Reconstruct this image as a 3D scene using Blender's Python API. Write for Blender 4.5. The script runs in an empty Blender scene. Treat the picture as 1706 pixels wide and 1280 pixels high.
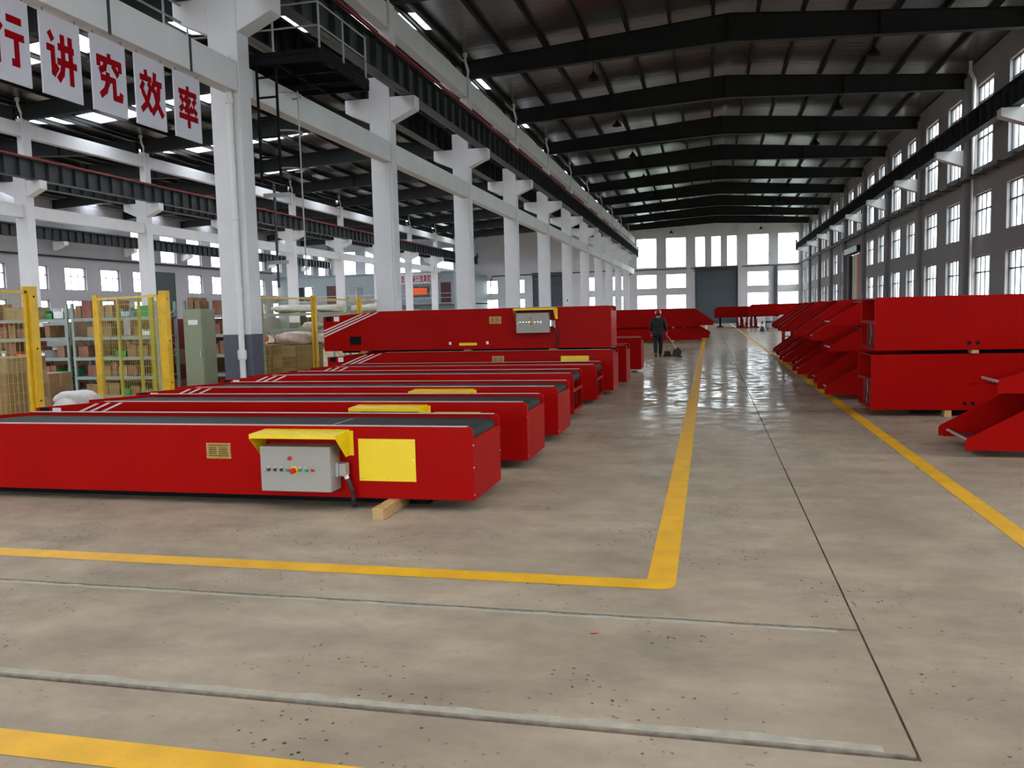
import bpy, bmesh, math, random
from mathutils import Vector, Matrix
random.seed(7)
SC = bpy.context.scene
COL = SC.collection
PI = math.pi

# ------------------------------------------------------------------ materials
def _new(name):
    m = bpy.data.materials.new(name); m.use_nodes = True
    return m, m.node_tree, m.node_tree.nodes['Principled BSDF']

def mat(name, rgb, rough=0.5, metal=0.0, var=0.0, scale=3.0, bump=0.0, bscale=40.0, coat=0.0, spec=0.5, emit=None, stretch=None):
    m, t, b = _new(name)
    b.inputs['Roughness'].default_value = rough
    b.inputs['Metallic'].default_value = metal
    b.inputs['Coat Weight'].default_value = coat
    b.inputs['Specular IOR Level'].default_value = spec
    b.inputs['Base Color'].default_value = (*rgb, 1)
    tc = t.nodes.new('ShaderNodeTexCoord')
    src = tc.outputs['Object']
    if stretch:
        mp = t.nodes.new('ShaderNodeMapping'); mp.inputs['Scale'].default_value = stretch
        t.links.new(src, mp.inputs['Vector']); src = mp.outputs['Vector']
    if var > 0:
        n = t.nodes.new('ShaderNodeTexNoise'); n.inputs['Scale'].default_value = scale
        n.inputs['Detail'].default_value = 5
        t.links.new(src, n.inputs['Vector'])
        r = t.nodes.new('ShaderNodeValToRGB')
        r.color_ramp.elements[0].position = 0.3; r.color_ramp.elements[1].position = 0.7
        r.color_ramp.elements[0].color = (*[c*(1-var) for c in rgb], 1)
        r.color_ramp.elements[1].color = (*[min(1, c*(1+var)) for c in rgb], 1)
        t.links.new(n.outputs['Fac'], r.inputs['Fac'])
        t.links.new(r.outputs['Color'], b.inputs['Base Color'])
    if bump > 0:
        n = t.nodes.new('ShaderNodeTexNoise'); n.inputs['Scale'].default_value = bscale
        t.links.new(src, n.inputs['Vector'])
        bp = t.nodes.new('ShaderNodeBump'); bp.inputs['Strength'].default_value = bump
        bp.inputs['Distance'].default_value = 0.02
        t.links.new(n.outputs['Fac'], bp.inputs['Height'])
        t.links.new(bp.outputs['Normal'], b.inputs['Normal'])
    if emit:
        b.inputs['Emission Color'].default_value = (*emit[0], 1)
        b.inputs['Emission Strength'].default_value = emit[1]
    return m

M = {}
M['red'] = mat('red_paint', (.345, .0036, .0026), .36, var=.06, scale=1.2, bump=.04, bscale=6, spec=.05)
M['red2'] = mat('red_paint_dull', (.32, .005, .004), .5, spec=.05, var=.15, scale=2.5, bump=.05, bscale=8)
M['dred'] = mat('dark_red_primer', (.16, .01, .01), .6, var=.3, scale=5)
M['belt'] = mat('grey_rubber_belt', (.036, .035, .036), .65, spec=.15, var=.2, scale=2, bump=.1, bscale=60, stretch=(.3, 3, 1))
M['rubber'] = mat('black_rubber', (.02, .02, .022), .45)
M['black'] = mat('black_steel', (.007, .007, .008), .7, spec=.1)
M['chrome'] = mat('bright_steel', (.75, .75, .77), .25, metal=.9)
M['alu'] = mat('grey_flange', (.55, .42, .40), .35, metal=.3)  # pinkish: window highlight on red flanges put into the colour; bare metal elsewhere
M['yellow'] = mat('yellow_powder_coat', (.86, .62, .008), .4, var=.03)
M['fyellow'] = mat('fence_yellow_paint', (.72, .43, .015), .45, var=.15, scale=6)
M['olive'] = mat('olive_yellow_wire', (.42, .36, .04), .5)
M['boxgrey'] = mat('light_grey_enamel', (.34, .33, .295), .45, var=.03, bump=.03, bscale=120)
M['brass'] = mat('etched_brass', (.42, .27, .07), .4, metal=.5, var=.35, scale=30, stretch=(1, 1, 6))
M['white'] = mat('white_plastic', (.8, .8, .8), .4)
M['white_paint'] = mat('white_stripe_paint', (.75, .68, .66), .45)
M['green'] = mat('green_button', (.02, .28, .1), .3)
M['redbtn'] = mat('red_button', (.55, .01, .012), .3)
M['wood'] = mat('raw_pine', (.50, .33, .14), .7, var=.25, scale=8, stretch=(12, 1, 12), bump=.2, bscale=30)
M['conc'] = mat('white_limewash', (.64, .64, .66), .75, var=.05, scale=1.2, bump=.12, bscale=12)
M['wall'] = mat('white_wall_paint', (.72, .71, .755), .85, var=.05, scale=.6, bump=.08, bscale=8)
M['wall_side'] = mat('grey_white_side_wall_paint', (.30, .295, .315), .85, var=.05, scale=.6, bump=.08, bscale=8)  # white wall darkened: low light on the side walls put into the colour
M['dado'] = mat('slate_blue_paint', (.075, .085, .11), .6, var=.08)
M['steel'] = mat('dark_grey_steel_paint', (.024, .027, .030), .5, var=.2, scale=1.5)
M['steel2'] = mat('roof_girder_paint', (.017, .019, .020), .6, spec=.2, var=.15, scale=1.5)
M['rail'] = mat('red_conductor_rail', (.30, .012, .015), .5)
M['frame'] = mat('window_frame_dark', (.05, .055, .06), .5)
M['wframe'] = mat('window_frame_white', (.55, .56, .57), .5)
M['shutter'] = mat('grey_shutter_steel', (.10, .125, .15), .45, var=.06)
M['dgreen'] = mat('dark_green_shutter', (.02, .04, .035), .5)
M['rack'] = mat('grey_green_rack_paint', (.27, .33, .30), .5, var=.1)
M['locker'] = mat('sage_green_enamel', (.25, .28, .19), .5, var=.04)
M['card'] = mat('cardboard', (.25, .145, .07), .85, var=.18, scale=3, bump=.05)
M['card2'] = mat('pale_cardboard', (.33, .22, .12), .85, var=.15, scale=3)
M['card3'] = mat('red_printed_cardboard', (.24, .10, .07), .8, var=.3, scale=4)
M['sack'] = mat('white_woven_sack', (.66, .63, .60), .8, var=.12, scale=6, bump=.5, bscale=8)
M['pinksack'] = mat('pink_printed_sack', (.68, .50, .50), .8, var=.18, scale=8, bump=.5, bscale=8)
M['orange'] = mat('orange_plastic_bag', (.78, .16, .07), .5, bump=.5, bscale=10)
M['orangeb'] = mat('orange_banner_cloth', (.9, .12, .02), .5)
M['bgreen'] = mat('green_crate_plastic', (.03, .30, .08), .5, var=.1)
M['bblue'] = mat('pale_blue_crate_plastic', (.35, .48, .55), .5, var=.1)
M['navy'] = mat('navy_work_cloth', (.018, .023, .026), .85, var=.25, scale=9, bump=.4, bscale=14)
M['trouser'] = mat('dark_trouser_cloth', (.015, .016, .018), .85, var=.2, scale=9, bump=.4, bscale=14)
M['skin'] = mat('skin', (.50, .27, .19), .5)
M['hair'] = mat('black_hair', (.012, .01, .01), .6)
M['helmet'] = mat('red_helmet_plastic', (.62, .02, .02), .25, coat=.4)
M['signw'] = mat('white_sign_board', (.56, .54, .61), .5, var=.03)
M['signr'] = mat('red_sign_paint', (.27, .001, .005), .6, spec=.05)
M['office'] = mat('blue_grey_panel', (.22, .255, .28), .6, var=.04)
M['maroon'] = mat('maroon_door_paint', (.06, .012, .015), .5)
M['cream'] = mat('cream_curtain_pvc', (.85, .78, .62), .5)
M['salmon'] = mat('salmon_curtain_pvc', (.85, .22, .12), .5)
M['drum'] = mat('white_drum_paint', (.70, .71, .76), .4)
M['pipe'] = mat('white_pvc_pipe', (.68, .68, .67), .45)
M['floor_yellow'] = mat('floor_line_yellow', (.80, .42, .015), .5, var=.12, scale=4, bump=.1, bscale=30)
M['cement'] = mat('pale_cement_fill', (.40, .36, .28), .8, var=.15, scale=10, bump=.3, bscale=50)
M['grass'] = mat('outdoor_ground', (.28, .33, .27), .9, var=.2, scale=.1)
M['debris'] = mat('dark_debris', (.03, .025, .02), .8)

def glass_mat():
    m, t, b = _new('window_glass')
    out = t.nodes['Material Output']; t.nodes.remove(b)
    tr = t.nodes.new('ShaderNodeBsdfTransparent'); tr.inputs['Color'].default_value = (.93, .97, .98, 1)
    gl = t.nodes.new('ShaderNodeBsdfGlossy'); gl.inputs['Roughness'].default_value = .05
    mx = t.nodes.new('ShaderNodeMixShader'); mx.inputs['Fac'].default_value = .06
    t.links.new(tr.outputs[0], mx.inputs[1]); t.links.new(gl.outputs[0], mx.inputs[2])
    t.links.new(mx.outputs[0], out.inputs['Surface'])
    return m
M['glass'] = glass_mat()
M['tube'] = mat('galvanised_tube', (.30, .31, .32), .45, metal=.3)
M['soil'] = mat('groove_dirt', (.30, .255, .20), .9, var=.3, scale=20)

def skylight_mat():
    m, t, b = _new('translucent_roof_sheet')
    out = t.nodes['Material Output']; t.nodes.remove(b)
    tr = t.nodes.new('ShaderNodeBsdfTransparent'); tr.inputs['Color'].default_value = (.92, .95, 1, 1)
    tl = t.nodes.new('ShaderNodeBsdfTranslucent'); tl.inputs['Color'].default_value = (.8, .85, .9, 1)
    mx = t.nodes.new('ShaderNodeMixShader'); mx.inputs['Fac'].default_value = .3
    t.links.new(tr.outputs[0], mx.inputs[1]); t.links.new(tl.outputs[0], mx.inputs[2])
    t.links.new(mx.outputs[0], out.inputs['Surface'])
    return m
M['skylight'] = skylight_mat()

def floor_mat():
    m, t, b = _new('worn_concrete_floor')
    N, Lk = t.nodes, t.links
    tc = N.new('ShaderNodeTexCoord')
    def noise(scale, detail=6, rough=.55, vec=None):
        n = N.new('ShaderNodeTexNoise'); n.inputs['Scale'].default_value = scale
        n.inputs['Detail'].default_value = detail; n.inputs['Roughness'].default_value = rough
        Lk.new(vec or tc.outputs['Object'], n.inputs['Vector']); return n.outputs['Fac']
    def ramp(fac, stops):
        r = N.new('ShaderNodeValToRGB')
        while len(r.color_ramp.elements) < len(stops): r.color_ramp.elements.new(.5)
        for e, (p, c) in zip(r.color_ramp.elements, stops):
            e.position = p; e.color = (*c, 1) if len(c) == 3 else c
        Lk.new(fac, r.inputs['Fac']); return r.outputs['Color']
    def mix(fac, a, bb, mode='MIX'):
        x = N.new('ShaderNodeMixRGB'); x.blend_type = mode
        if isinstance(fac, float): x.inputs[0].default_value = fac
        else: Lk.new(fac, x.inputs[0])
        for k, v in ((1, a), (2, bb)):
            if isinstance(v, tuple): x.inputs[k].default_value = (*v, 1)
            else: Lk.new(v, x.inputs[k])
        return x.outputs[0]
    mp = N.new('ShaderNodeMapping'); mp.inputs['Scale'].default_value = (.75, 1.3, 1)
    Lk.new(tc.outputs['Object'], mp.inputs['Vector'])
    base = ramp(noise(.55, 8, .6), [(.3, (.32, .25, .18)), (.5, (.40, .32, .235)), (.72, (.48, .395, .30))])
    streak = ramp(noise(1.6, 7, .65, mp.outputs['Vector']), [(.35, (.76, .76, .77)), (.65, (1.10, 1.09, 1.07))])
    c = mix(1.0, base, streak, 'MULTIPLY')
    # faint reddish patches
    red = ramp(noise(.33, 4), [(.55, (0, 0, 0)), (.75, (.18, .18, .18))])
    c = mix(red, c, (.30, .19, .165))
    # pale scuffs
    sc_ = ramp(noise(2.2, 8, .7, mp.outputs['Vector']), [(.64, (0, 0, 0)), (.78, (.5, .5, .5))])
    c = mix(sc_, c, (.50, .47, .41))
    # pits: small dark specks gathered in patches
    v = N.new('ShaderNodeTexVoronoi'); v.inputs['Scale'].default_value = 22
    Lk.new(tc.outputs['Object'], v.inputs['Vector'])
    pit = ramp(v.outputs['Distance'], [(.15, (1, 1, 1)), (.24, (0, 0, 0))])
    patch = ramp(noise(1.1, 5, .6), [(.48, (0, 0, 0)), (.58, (1, 1, 1))])
    pm = mix(1.0, pit, patch, 'MULTIPLY')
    rnd = N.new('ShaderNodeTexNoise'); rnd.inputs['Scale'].default_value = 17
    Lk.new(tc.outputs['Object'], rnd.inputs['Vector'])
    pm = mix(1.0, pm, ramp(rnd.outputs['Fac'], [(.49, (0, 0, 0)), (.55, (1, 1, 1))]), 'MULTIPLY')
    c = mix(pm, c, (.05, .042, .035))
    c = mix(.55, c, mix(patch, c, mix(1.0, c, (.80, .79, .78), 'MULTIPLY')))
    Lk.new(c, b.inputs['Base Color'])
    # polished wet look: roughness varies in patches
    rr = ramp(noise(.9, 6, .6), [(.3, (.36, .36, .36)), (.7, (.55, .55, .55))])
    sp = N.new('ShaderNodeSeparateXYZ'); Lk.new(tc.outputs['Object'], sp.inputs[0])
    mr = N.new('ShaderNodeMapRange'); mr.inputs['From Min'].default_value = 6; mr.inputs['From Max'].default_value = 15
    Lk.new(sp.outputs['Y'], mr.inputs['Value'])
    polished = ramp(noise(2.4, 8, .7), [(.40, (.07, .07, .07)), (.50, (.16, .16, .16)), (.60, (.48, .48, .48))])
    Lk.new(mix(mr.outputs[0], rr, polished), b.inputs['Roughness'])
    b.inputs['Specular IOR Level'].default_value = .18
    bp = N.new('ShaderNodeBump'); bp.inputs['Strength'].default_value = .03; bp.inputs['Distance'].default_value = .01
    hh = mix(.25, noise(1.2, 4, .5), noise(9, 3))
    Lk.new(hh, bp.inputs['Height']); Lk.new(bp.outputs['Normal'], b.inputs['Normal'])
    # dry dust film over part of the polished slab
    df = N.new('ShaderNodeBsdfDiffuse'); Lk.new(c, df.inputs['Color'])
    ms = N.new('ShaderNodeMixShader')
    dust = ramp(noise(3.4, 8, .7), [(.38, (.35, .35, .35)), (.58, (.85, .85, .85))])
    Lk.new(dust, ms.inputs['Fac']); Lk.new(b.outputs[0], ms.inputs[1]); Lk.new(df.outputs[0], ms.inputs[2])
    Lk.new(ms.outputs[0], N['Material Output'].inputs['Surface'])
    return m
M['floor'] = floor_mat()

def liner_mat():
    """Foil-backed roof liner: ribs across, wavy, half-bright metal."""
    m, t, b = _new('foil_roof_liner')
    N, Lk = t.nodes, t.links
    tc = N.new('ShaderNodeTexCoord')
    mp = N.new('ShaderNodeMapping'); mp.inputs['Scale'].default_value = (.25, 1.6, 1)
    Lk.new(tc.outputs['Object'], mp.inputs['Vector'])
    n = N.new('ShaderNodeTexNoise'); n.inputs['Scale'].default_value = 2.0; n.inputs['Detail'].default_value = 4
    Lk.new(mp.outputs['Vector'], n.inputs['Vector'])
    bp = N.new('ShaderNodeBump'); bp.inputs['Strength'].default_value = .35; bp.inputs['Distance'].default_value = .05
    Lk.new(n.outputs['Fac'], bp.inputs['Height']); Lk.new(bp.outputs['Normal'], b.inputs['Normal'])
    b.inputs['Base Color'].default_value = (.115, .115, .12, 1)
    b.inputs['Metallic'].default_value = .55
    b.inputs['Roughness'].default_value = .26
    return m
M['liner'] = liner_mat()

# ------------------------------------------------------------------ mesh helpers
class MB:
    def __init__(s): s.v = []; s.f = []
    def add(s, vs, fs):
        n = len(s.v); s.v += [tuple(p) for p in vs]; s.f += [tuple(i+n for i in f) for f in fs]; return s
    def box(s, x0, x1, y0, y1, z0, z1):
        vs = [(x, y, z) for x in (x0, x1) for y in (y0, y1) for z in (z0, z1)]
        return s.add(vs, [(0, 1, 3, 2), (4, 6, 7, 5), (0, 4, 5, 1), (2, 3, 7, 6), (0, 2, 6, 4), (1, 5, 7, 3)])
    def prism(s, pts, a, b, axis='y'):
        """polygon pts in the plane normal to axis, extruded from a to b"""
        n = len(pts)
        f = {'y': lambda p, t: (p[0], t, p[1]), 'x': lambda p, t: (t, p[0], p[1]), 'z': lambda p, t: (p[0], p[1], t)}[axis]
        vs = [f(p, a) for p in pts] + [f(p, b) for p in pts]
        return s.add(vs, [tuple(range(n)), tuple(range(2*n-1, n-1, -1))] + [(i, i+n, (i+1) % n+n, (i+1) % n) for i in range(n)])
    def tube(s, pts, r, seg=8, r2=None):
        pts = [Vector(p) for p in pts]; n = len(pts); rings = []
        up = Vector((0, 0, 1))
        for i, p in enumerate(pts):
            d = (pts[min(i+1, n-1)] - pts[max(i-1, 0)]).normalized()
            u = d.cross(up)
            if u.length < 1e-3: u = d.cross(Vector((0, 1, 0)))
            u.normalize(); w = d.cross(u).normalized()
            rr = r if r2 is None else r + (r2-r)*i/max(1, n-1)
            rings.append([p + (u*math.cos(a)+w*math.sin(a))*rr for a in [2*PI*k/seg for k in range(seg)]])
        vs = [q for ring in rings for q in ring]; fs = []
        for i in range(n-1):
            for k in range(seg):
                a = i*seg+k; b = i*seg+(k+1) % seg
                fs.append((a, b, b+seg, a+seg))
        fs.append(tuple(range(seg-1, -1, -1))); fs.append(tuple(range((n-1)*seg, n*seg)))
        return s.add(vs, fs)
    def lathe(s, prof, c, axis='z', seg=16):
        vs = []; fs = []; n = len(prof)
        for k in range(seg):
            a = 2*PI*k/seg
            for r, h in prof:
                p = (r*math.cos(a), r*math.sin(a), h)
                if axis == 'y': p = (p[0], p[2], p[1])
                if axis == 'x': p = (p[2], p[0], p[1])
                vs.append((p[0]+c[0], p[1]+c[1], p[2]+c[2]))
        for k in range(seg):
            for i in range(n-1):
                a = k*n+i; b = ((k+1) % seg)*n+i
                fs.append((a, b, b+1, a+1))
        return s.add(vs, fs)
    def quad(s, a, b, c, d): return s.add([a, b, c, d], [(0, 1, 2, 3)])
    def build(s, name, m, parent=None, bevel=0, smooth=False, loc=None):
        me = bpy.data.meshes.new(name); me.from_pydata(s.v, [], s.f)
        bm = bmesh.new(); bm.from_mesh(me); bmesh.ops.recalc_face_normals(bm, faces=bm.faces); bm.to_mesh(me); bm.free()
        me.materials.append(M[m] if isinstance(m, str) else m)
        if smooth:
            for p in me.polygons: p.use_smooth = True
            try: me.set_sharp_from_angle(angle=math.radians(40))
            except Exception: pass
        o = bpy.data.objects.new(name, me); COL.objects.link(o)
        if parent is not None: o.parent = parent
        if loc: o.location = loc
        if bevel:
            b = o.modifiers.new('edge', 'BEVEL'); b.width = bevel; b.segments = 2; b.limit_method = 'ANGLE'
        return o

def tag(o, label=None, cat=None, group=None, kind=None):
    if label: o['label'] = label
    if cat: o['category'] = cat
    if group: o['group'] = group
    if kind: o['kind'] = kind
    return o
def thing(name, loc, label, cat, group=None, kind=None, rz=0):
    o = bpy.data.objects.new(name, None); o.empty_display_size = .1
    COL.objects.link(o); o.location = loc; o.rotation_euler = (0, 0, rz)
    return tag(o, label, cat, group, kind)
def copy_tree(o, parent=None):
    c = o.copy(); COL.objects.link(c); c.parent = parent
    for ch in list(o.children): copy_tree(ch, c)
    return c
def struct(o, label, cat): return tag(o, label, cat, kind='structure')
ORD = ['nearest', 'second', 'third', 'fourth', 'fifth', 'sixth', 'seventh', 'eighth', 'ninth', 'tenth', 'eleventh', 'twelfth', 'thirteenth', 'fourteenth']

# ------------------------------------------------------------------ grid of the building
BAY = 7.55
YK = [14.32 + BAY*k for k in range(-3, 11)]      # column grid lines, index 3 is the first column in view
YEND = 97.6
YBACK = -8.4
XR = 10.0
X1 = -8.65
X2 = -27.5
X3 = -46.3

# ------------------------------------------------------------------ floor with grooves
def build_floor():
    xs = [-60, .752, .764, 22]
    ys = [YBACK-.3, 3.235, 3.275, 4.525, 4.555, 62, 99]
    def depth(i, j):
        if i == 0 and j in (1, 3): return -.03
        if i == 1 and 1 <= j <= 4: return -.02
        return 0.0
    b = MB()
    H = [[depth(i, j) for j in range(6)] for i in range(3)]
    for i in range(3):
        for j in range(6):
            z = H[i][j]
            b.quad((xs[i], ys[j], z), (xs[i+1], ys[j], z), (xs[i+1], ys[j+1], z), (xs[i], ys[j+1], z))
            if i < 2 and H[i+1][j] != z:
                b.quad((xs[i+1], ys[j], z), (xs[i+1], ys[j+1], z), (xs[i+1], ys[j+1], H[i+1][j]), (xs[i+1], ys[j], H[i+1][j]))
            if j < 5 and H[i][j+1] != z:
                b.quad((xs[i], ys[j+1], z), (xs[i+1], ys[j+1], z), (xs[i+1], ys[j+1], H[i][j+1]), (xs[i], ys[j+1], H[i][j+1]))
    o = b.build('floor', 'floor')
    o.data.materials.append(M['soil'])
    for p_ in o.data.polygons:
        if p_.center.z < -.005: p_.material_index = 1
    struct(o, 'worn grey-brown concrete floor of the factory hall', 'floor')
    # cement bands along the two tracks
    n = 1
    for (y0, y1, lab) in ((3.277, 3.335, 'pale cement band along the front floor groove'), (4.485, 4.523, 'pale cement band along the rear floor groove')):
        m = MB(); x = -14.0
        random.seed(3+n)
        top = []; bot = []
        while x < .73:
            top.append((x, y1+random.uniform(-.012, .012))); bot.append((x, y0)); x += .12
        pts = bot + top[::-1]
        k = len(bot)
        vs = [(p[0], p[1], .0012) for p in bot] + [(p[0], p[1], .0012) for p in top]
        fs = [(i, i+1, i+1+k, i+k) for i in range(k-1)]
        m.add(vs, fs)
        struct(m.build('trim_%d' % n, 'cement'), lab, 'floor joint'); n += 1
    def strip(pts, lab):
        nonlocal n
        m = MB(); m.add([(x, y, .0025) for x, y in pts], [tuple(range(len(pts)))])
        struct(m.build('trim_%d' % n, 'floor_yellow'), lab, 'floor line'); n += 1
    r = .1
    cor = [(-.21-r+r*math.sin(a), 5.02+r-r*math.cos(a)) for a in [PI/2*k/6 for k in range(7)]]
    strip([(-14, 5.02)] + cor + [(-.21, 5.2), (-.39, 5.2), (-14, 5.2)], 'yellow painted floor line running across in front of the nearest conveyor')
    strip([(-.39, 5.2), (-.21, 5.2), (-.21, 92), (-.39, 92)], 'yellow painted floor line down the left side of the aisle')
    strip([(2.10, 2), (2.26, 2), (2.26, 92), (2.10, 92)], 'yellow painted floor line down the right side of the aisle')
    strip([(-14, 2.62), (.9, 2.62), (.9, 2.80), (-14, 2.80)], 'wide yellow painted floor line at the very front')
build_floor()

g = MB(); g.quad((-400, -300, -.15), (400, -300, -.15), (400, 500, -.15), (-400, 500, -.15))
struct(g.build('ground', 'grass'), 'open ground outside the factory windows', 'ground')

# ------------------------------------------------------------------ walls with openings
def wall(name, axis, a, b, u0, u1, z0, z1, ops, label, m='wall', top=None):
    """axis 'x': wall plane at X between a (inner) and b (outer), u = Y.  axis 'y': wall at Y, u = X."""
    us = sorted({u0, u1} | {o[0] for o in ops} | {o[1] for o in ops})
    zs = sorted({z0, z1} | {o[2] for o in ops} | {o[3] for o in ops})
    def P(d, u, z): return (d, u, z) if axis == 'x' else (u, d, z)
    def solid(i, j):
        if i < 0 or j < 0 or i >= len(us)-1 or j >= len(zs)-1: return None
        cu = (us[i]+us[i+1])/2; cz = (zs[j]+zs[j+1])/2
        return not any(o[0] < cu < o[1] and o[2] < cz < o[3] for o in ops)
    mb = MB()
    for i in range(len(us)-1):
        for j in range(len(zs)-1):
            if not solid(i, j): continue
            A, B, Cc, D = (us[i], zs[j]), (us[i+1], zs[j]), (us[i+1], zs[j+1]), (us[i], zs[j+1])
            for d in (a, b): mb.quad(*[P(d, *q) for q in (A, B, Cc, D)])
            for (di, dj, p, q) in ((-1, 0, A, D), (1, 0, B, Cc), (0, -1, A, B), (0, 1, D, Cc)):
                if not solid(i+di, j+dj): mb.quad(P(a, *p), P(b, *p), P(b, *q), P(a, *q))
    if top:   # gable polygon on top: list of (u,z)
        mb.prism(top, min(a, b), max(a, b), 'y' if axis == 'y' else 'x')
    o = mb.build(name, m)
    # quads were added one by one: keep normals as built
    return struct(o, label, 'wall')

WIN = {'n': 0}
_wmesh = {}
def window(axis, d, uc, z0, w, h, panes, trans, label, framem='frame', t=.045):
    """d = plane of the glass; frame at origin centre-bottom; copies share meshes"""
    key = (axis, round(w, 3), round(h, 3), panes, tuple(trans), framem, t)
    if key not in _wmesh:
        fr = MB()
        def bx(u0, u1, zz0, zz1, dd=.03):
            if axis == 'x': fr.box(-dd, dd, u0, u1, zz0, zz1)
            else: fr.box(u0, u1, -dd, dd, zz0, zz1)
        bx(-w/2, w/2, 0, t); bx(-w/2, w/2, h-t, h); bx(-w/2, -w/2+t, 0, h); bx(w/2-t, w/2, 0, h)
        for k in range(1, panes):
            u = -w/2 + w*k/panes; bx(u-t*.4, u+t*.4, 0, h, .022)
        for zt in trans: bx(-w/2, w/2, h*zt-t*.6, h*zt+t*.6, .035)
        gl = MB()
        if axis == 'x': gl.quad((0, -w/2, 0), (0, w/2, 0), (0, w/2, h), (0, -w/2, h))
        else: gl.quad((-w/2, 0, 0), (w/2, 0, 0), (w/2, 0, h), (-w/2, 0, h))
        fo = fr.build('window', framem); go = gl.build('glass_pane', 'glass', fo)
        _wmesh[key] = (fo.data, go.data)
        bpy.data.objects.remove(go); bpy.data.objects.remove(fo)
    fm, gm = _wmesh[key]
    WIN['n'] += 1
    f = bpy.data.objects.new('window_%d' % WIN['n'], fm); COL.objects.link(f)
    gg = bpy.data.objects.new('glass_pane', gm); COL.objects.link(gg); gg.parent = f
    f.location = (d, uc, z0) if axis == 'x' else (uc, d, z0)
    struct(f, label, 'window')

ROWS = [(1.8, 3.45, 'bottom'), (4.2, 5.8, 'middle'), (6.8, 9.9, 'top')]
ZW = 10.84
# right wall
ops = []; wins = []
n = 0
for k in range(-4, 12):
    yc = 14.32 + BAY*k - BAY/2
    for sgn in (-1, 1):
        u = yc + sgn*1.88
        if u-1.1 < YBACK or u+1.1 > YEND: continue
        for ri, (za, zb, rn) in enumerate(ROWS):
            if abs(yc-63.4) < 1.5 and ri < 2: continue
            ops.append((u-1.08, u+1.08, za, zb)); wins.append((u, za, zb, rn))
ops.append((61.6, 66.2, 0, 5.35))
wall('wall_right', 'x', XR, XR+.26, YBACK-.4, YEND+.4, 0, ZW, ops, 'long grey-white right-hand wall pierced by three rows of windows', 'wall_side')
wins.sort()
for i, (u, za, zb, rn) in enumerate(wins):
    window('x', XR+.15, u, za, 2.16, zb-za, 4, [.62] if rn != 'top' else [.36, .80], 'window in the %s row of the right wall, number %d from the camera' % (rn, 1+[w for w in wins if w[3] == rn].index((u, za, zb, rn))))
# left wall of the far aisle
ops = []; wins = []
for k in range(-4, 12):
    yc = 14.32 + BAY*k - BAY/2
    for sgn in (-1, 1):
        u = yc + sgn*1.88
        if u-1.1 < YBACK or u+1.1 > YEND: continue
        for ri, (za, zb, rn) in enumerate(ROWS):
            if ri == 2 and u < 59: continue
            if ri == 1: zb = 5.9
            if ri < 2 and abs(u-64.9) < 1.6: continue
            ops.append((u-1.1, u+1.1, za, zb)); wins.append((u, za, zb, rn))
ops.append((63.1, 66.0, 0, 6.0))
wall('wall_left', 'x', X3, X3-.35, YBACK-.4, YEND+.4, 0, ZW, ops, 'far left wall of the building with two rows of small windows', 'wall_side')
wins.sort()
for i, (u, za, zb, rn) in enumerate(wins):
    window('x', X3-.15, u, za, 2.2, zb-za, 3, [.62] if rn != 'top' else [.36], 'window in the %s row of the far left wall, number %d from the camera' % (rn, 1+[w for w in wins if w[3] == rn].index((u, za, zb, rn))), 'frame', .05)
# end wall
ops = []; W = []
def addw(x0, x1, z0, z1, panes, tr, lab): W.append((x0, x1, z0, z1, panes, tr, lab)); ops.append((x0, x1, z0, z1))
BIG = [(-8.14, -5.86), (-4.82, -2.56), (4.14, 6.45), (7.40, 9.62)]
for i, (a, b) in enumerate(BIG):
    nm = ['leftmost', 'second from left', 'second from right', 'rightmost'][i]
    addw(a, b, 6.45, 9.83, 4, [.33], 'tall upper window of the end wall, %s of the wide ones' % nm)
    addw(a, b, 4.08, 5.72, 3, [.66], 'middle-row window of the end wall, %s' % nm)
    addw(a, b, 1.75, 3.38, 3, [.45], 'lower-row window of the end wall, %s' % nm)
for i, (a, b) in enumerate([(-1.55, -.44), (.20, 1.30), (1.93, 3.03)]):
    addw(a, b, 6.42, 9.8, 1, [], 'narrow upper window above the grey shutter door, %s' % ['left', 'centre', 'right'][i])
for i, (a, b) in enumerate([(-26.9, -24.7), (-23.6, -21.4), (-14.7, -12.5), (-11.4, -9.2)]):
    nm = ['leftmost', 'second from left', 'second from right', 'rightmost'][i]
    addw(a, b, 4.05, 5.65, 3, [.66], 'middle-row window of the end wall beyond the first column row, %s' % nm)
    addw(a, b, 1.75, 3.38, 3, [.45], 'lower-row window of the end wall beyond the first column row, %s' % nm)
for i, (a, b) in enumerate([(-45.4, -42.9), (-41.6, -38.4), (-37.2, -34.4), (-33.0, -30.2)]):
    addw(a, b, 6.5, 9.8, 2, [.5], 'upper end-wall window above the office block, number %d from left' % (i+1))
dops = [(-1.44, 2.97, 0, 5.95), (-20.3, -15.9, 0, 6.0)]
def gable(xa, xb, ze=ZW, zr=11.60): return [(xa, ze), ((xa+xb)/2, zr), (xb, ze)]
wall('wall_end', 'y', YEND, YEND+.35, X3-.35, XR+.42, 0, ZW, ops+dops, 'white end wall of the hall with tall windows and a shutter door')
gb = MB()
for xa, xb in ((X1, XR+.4), (X2, X1), (X3-.35, X2)): gb.prism(gable(xa, xb), YEND, YEND+.3, 'y')
struct(gb.build('wall_gable', 'wall'), 'shallow white gables closing the end wall under the roof', 'wall')
for (x0, x1, z0, z1, pn, tr, lab) in W:
    window('y', YEND+.22, (x0+x1)/2, z0, x1-x0, z1-z0, pn, tr, lab, 'wframe', .06)
# back wall, behind the viewpoint: unseen openings placed and sized to light the near end
bops = [(-8.0, -1.0, 0, 4.2), (-20, -16, 0, 3.5)]
wall('wall_back', 'y', YBACK, YBACK-.35, X3-.35, XR+.42, 0, ZW, bops, 'back wall with open gateways behind the viewpoint')

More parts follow.
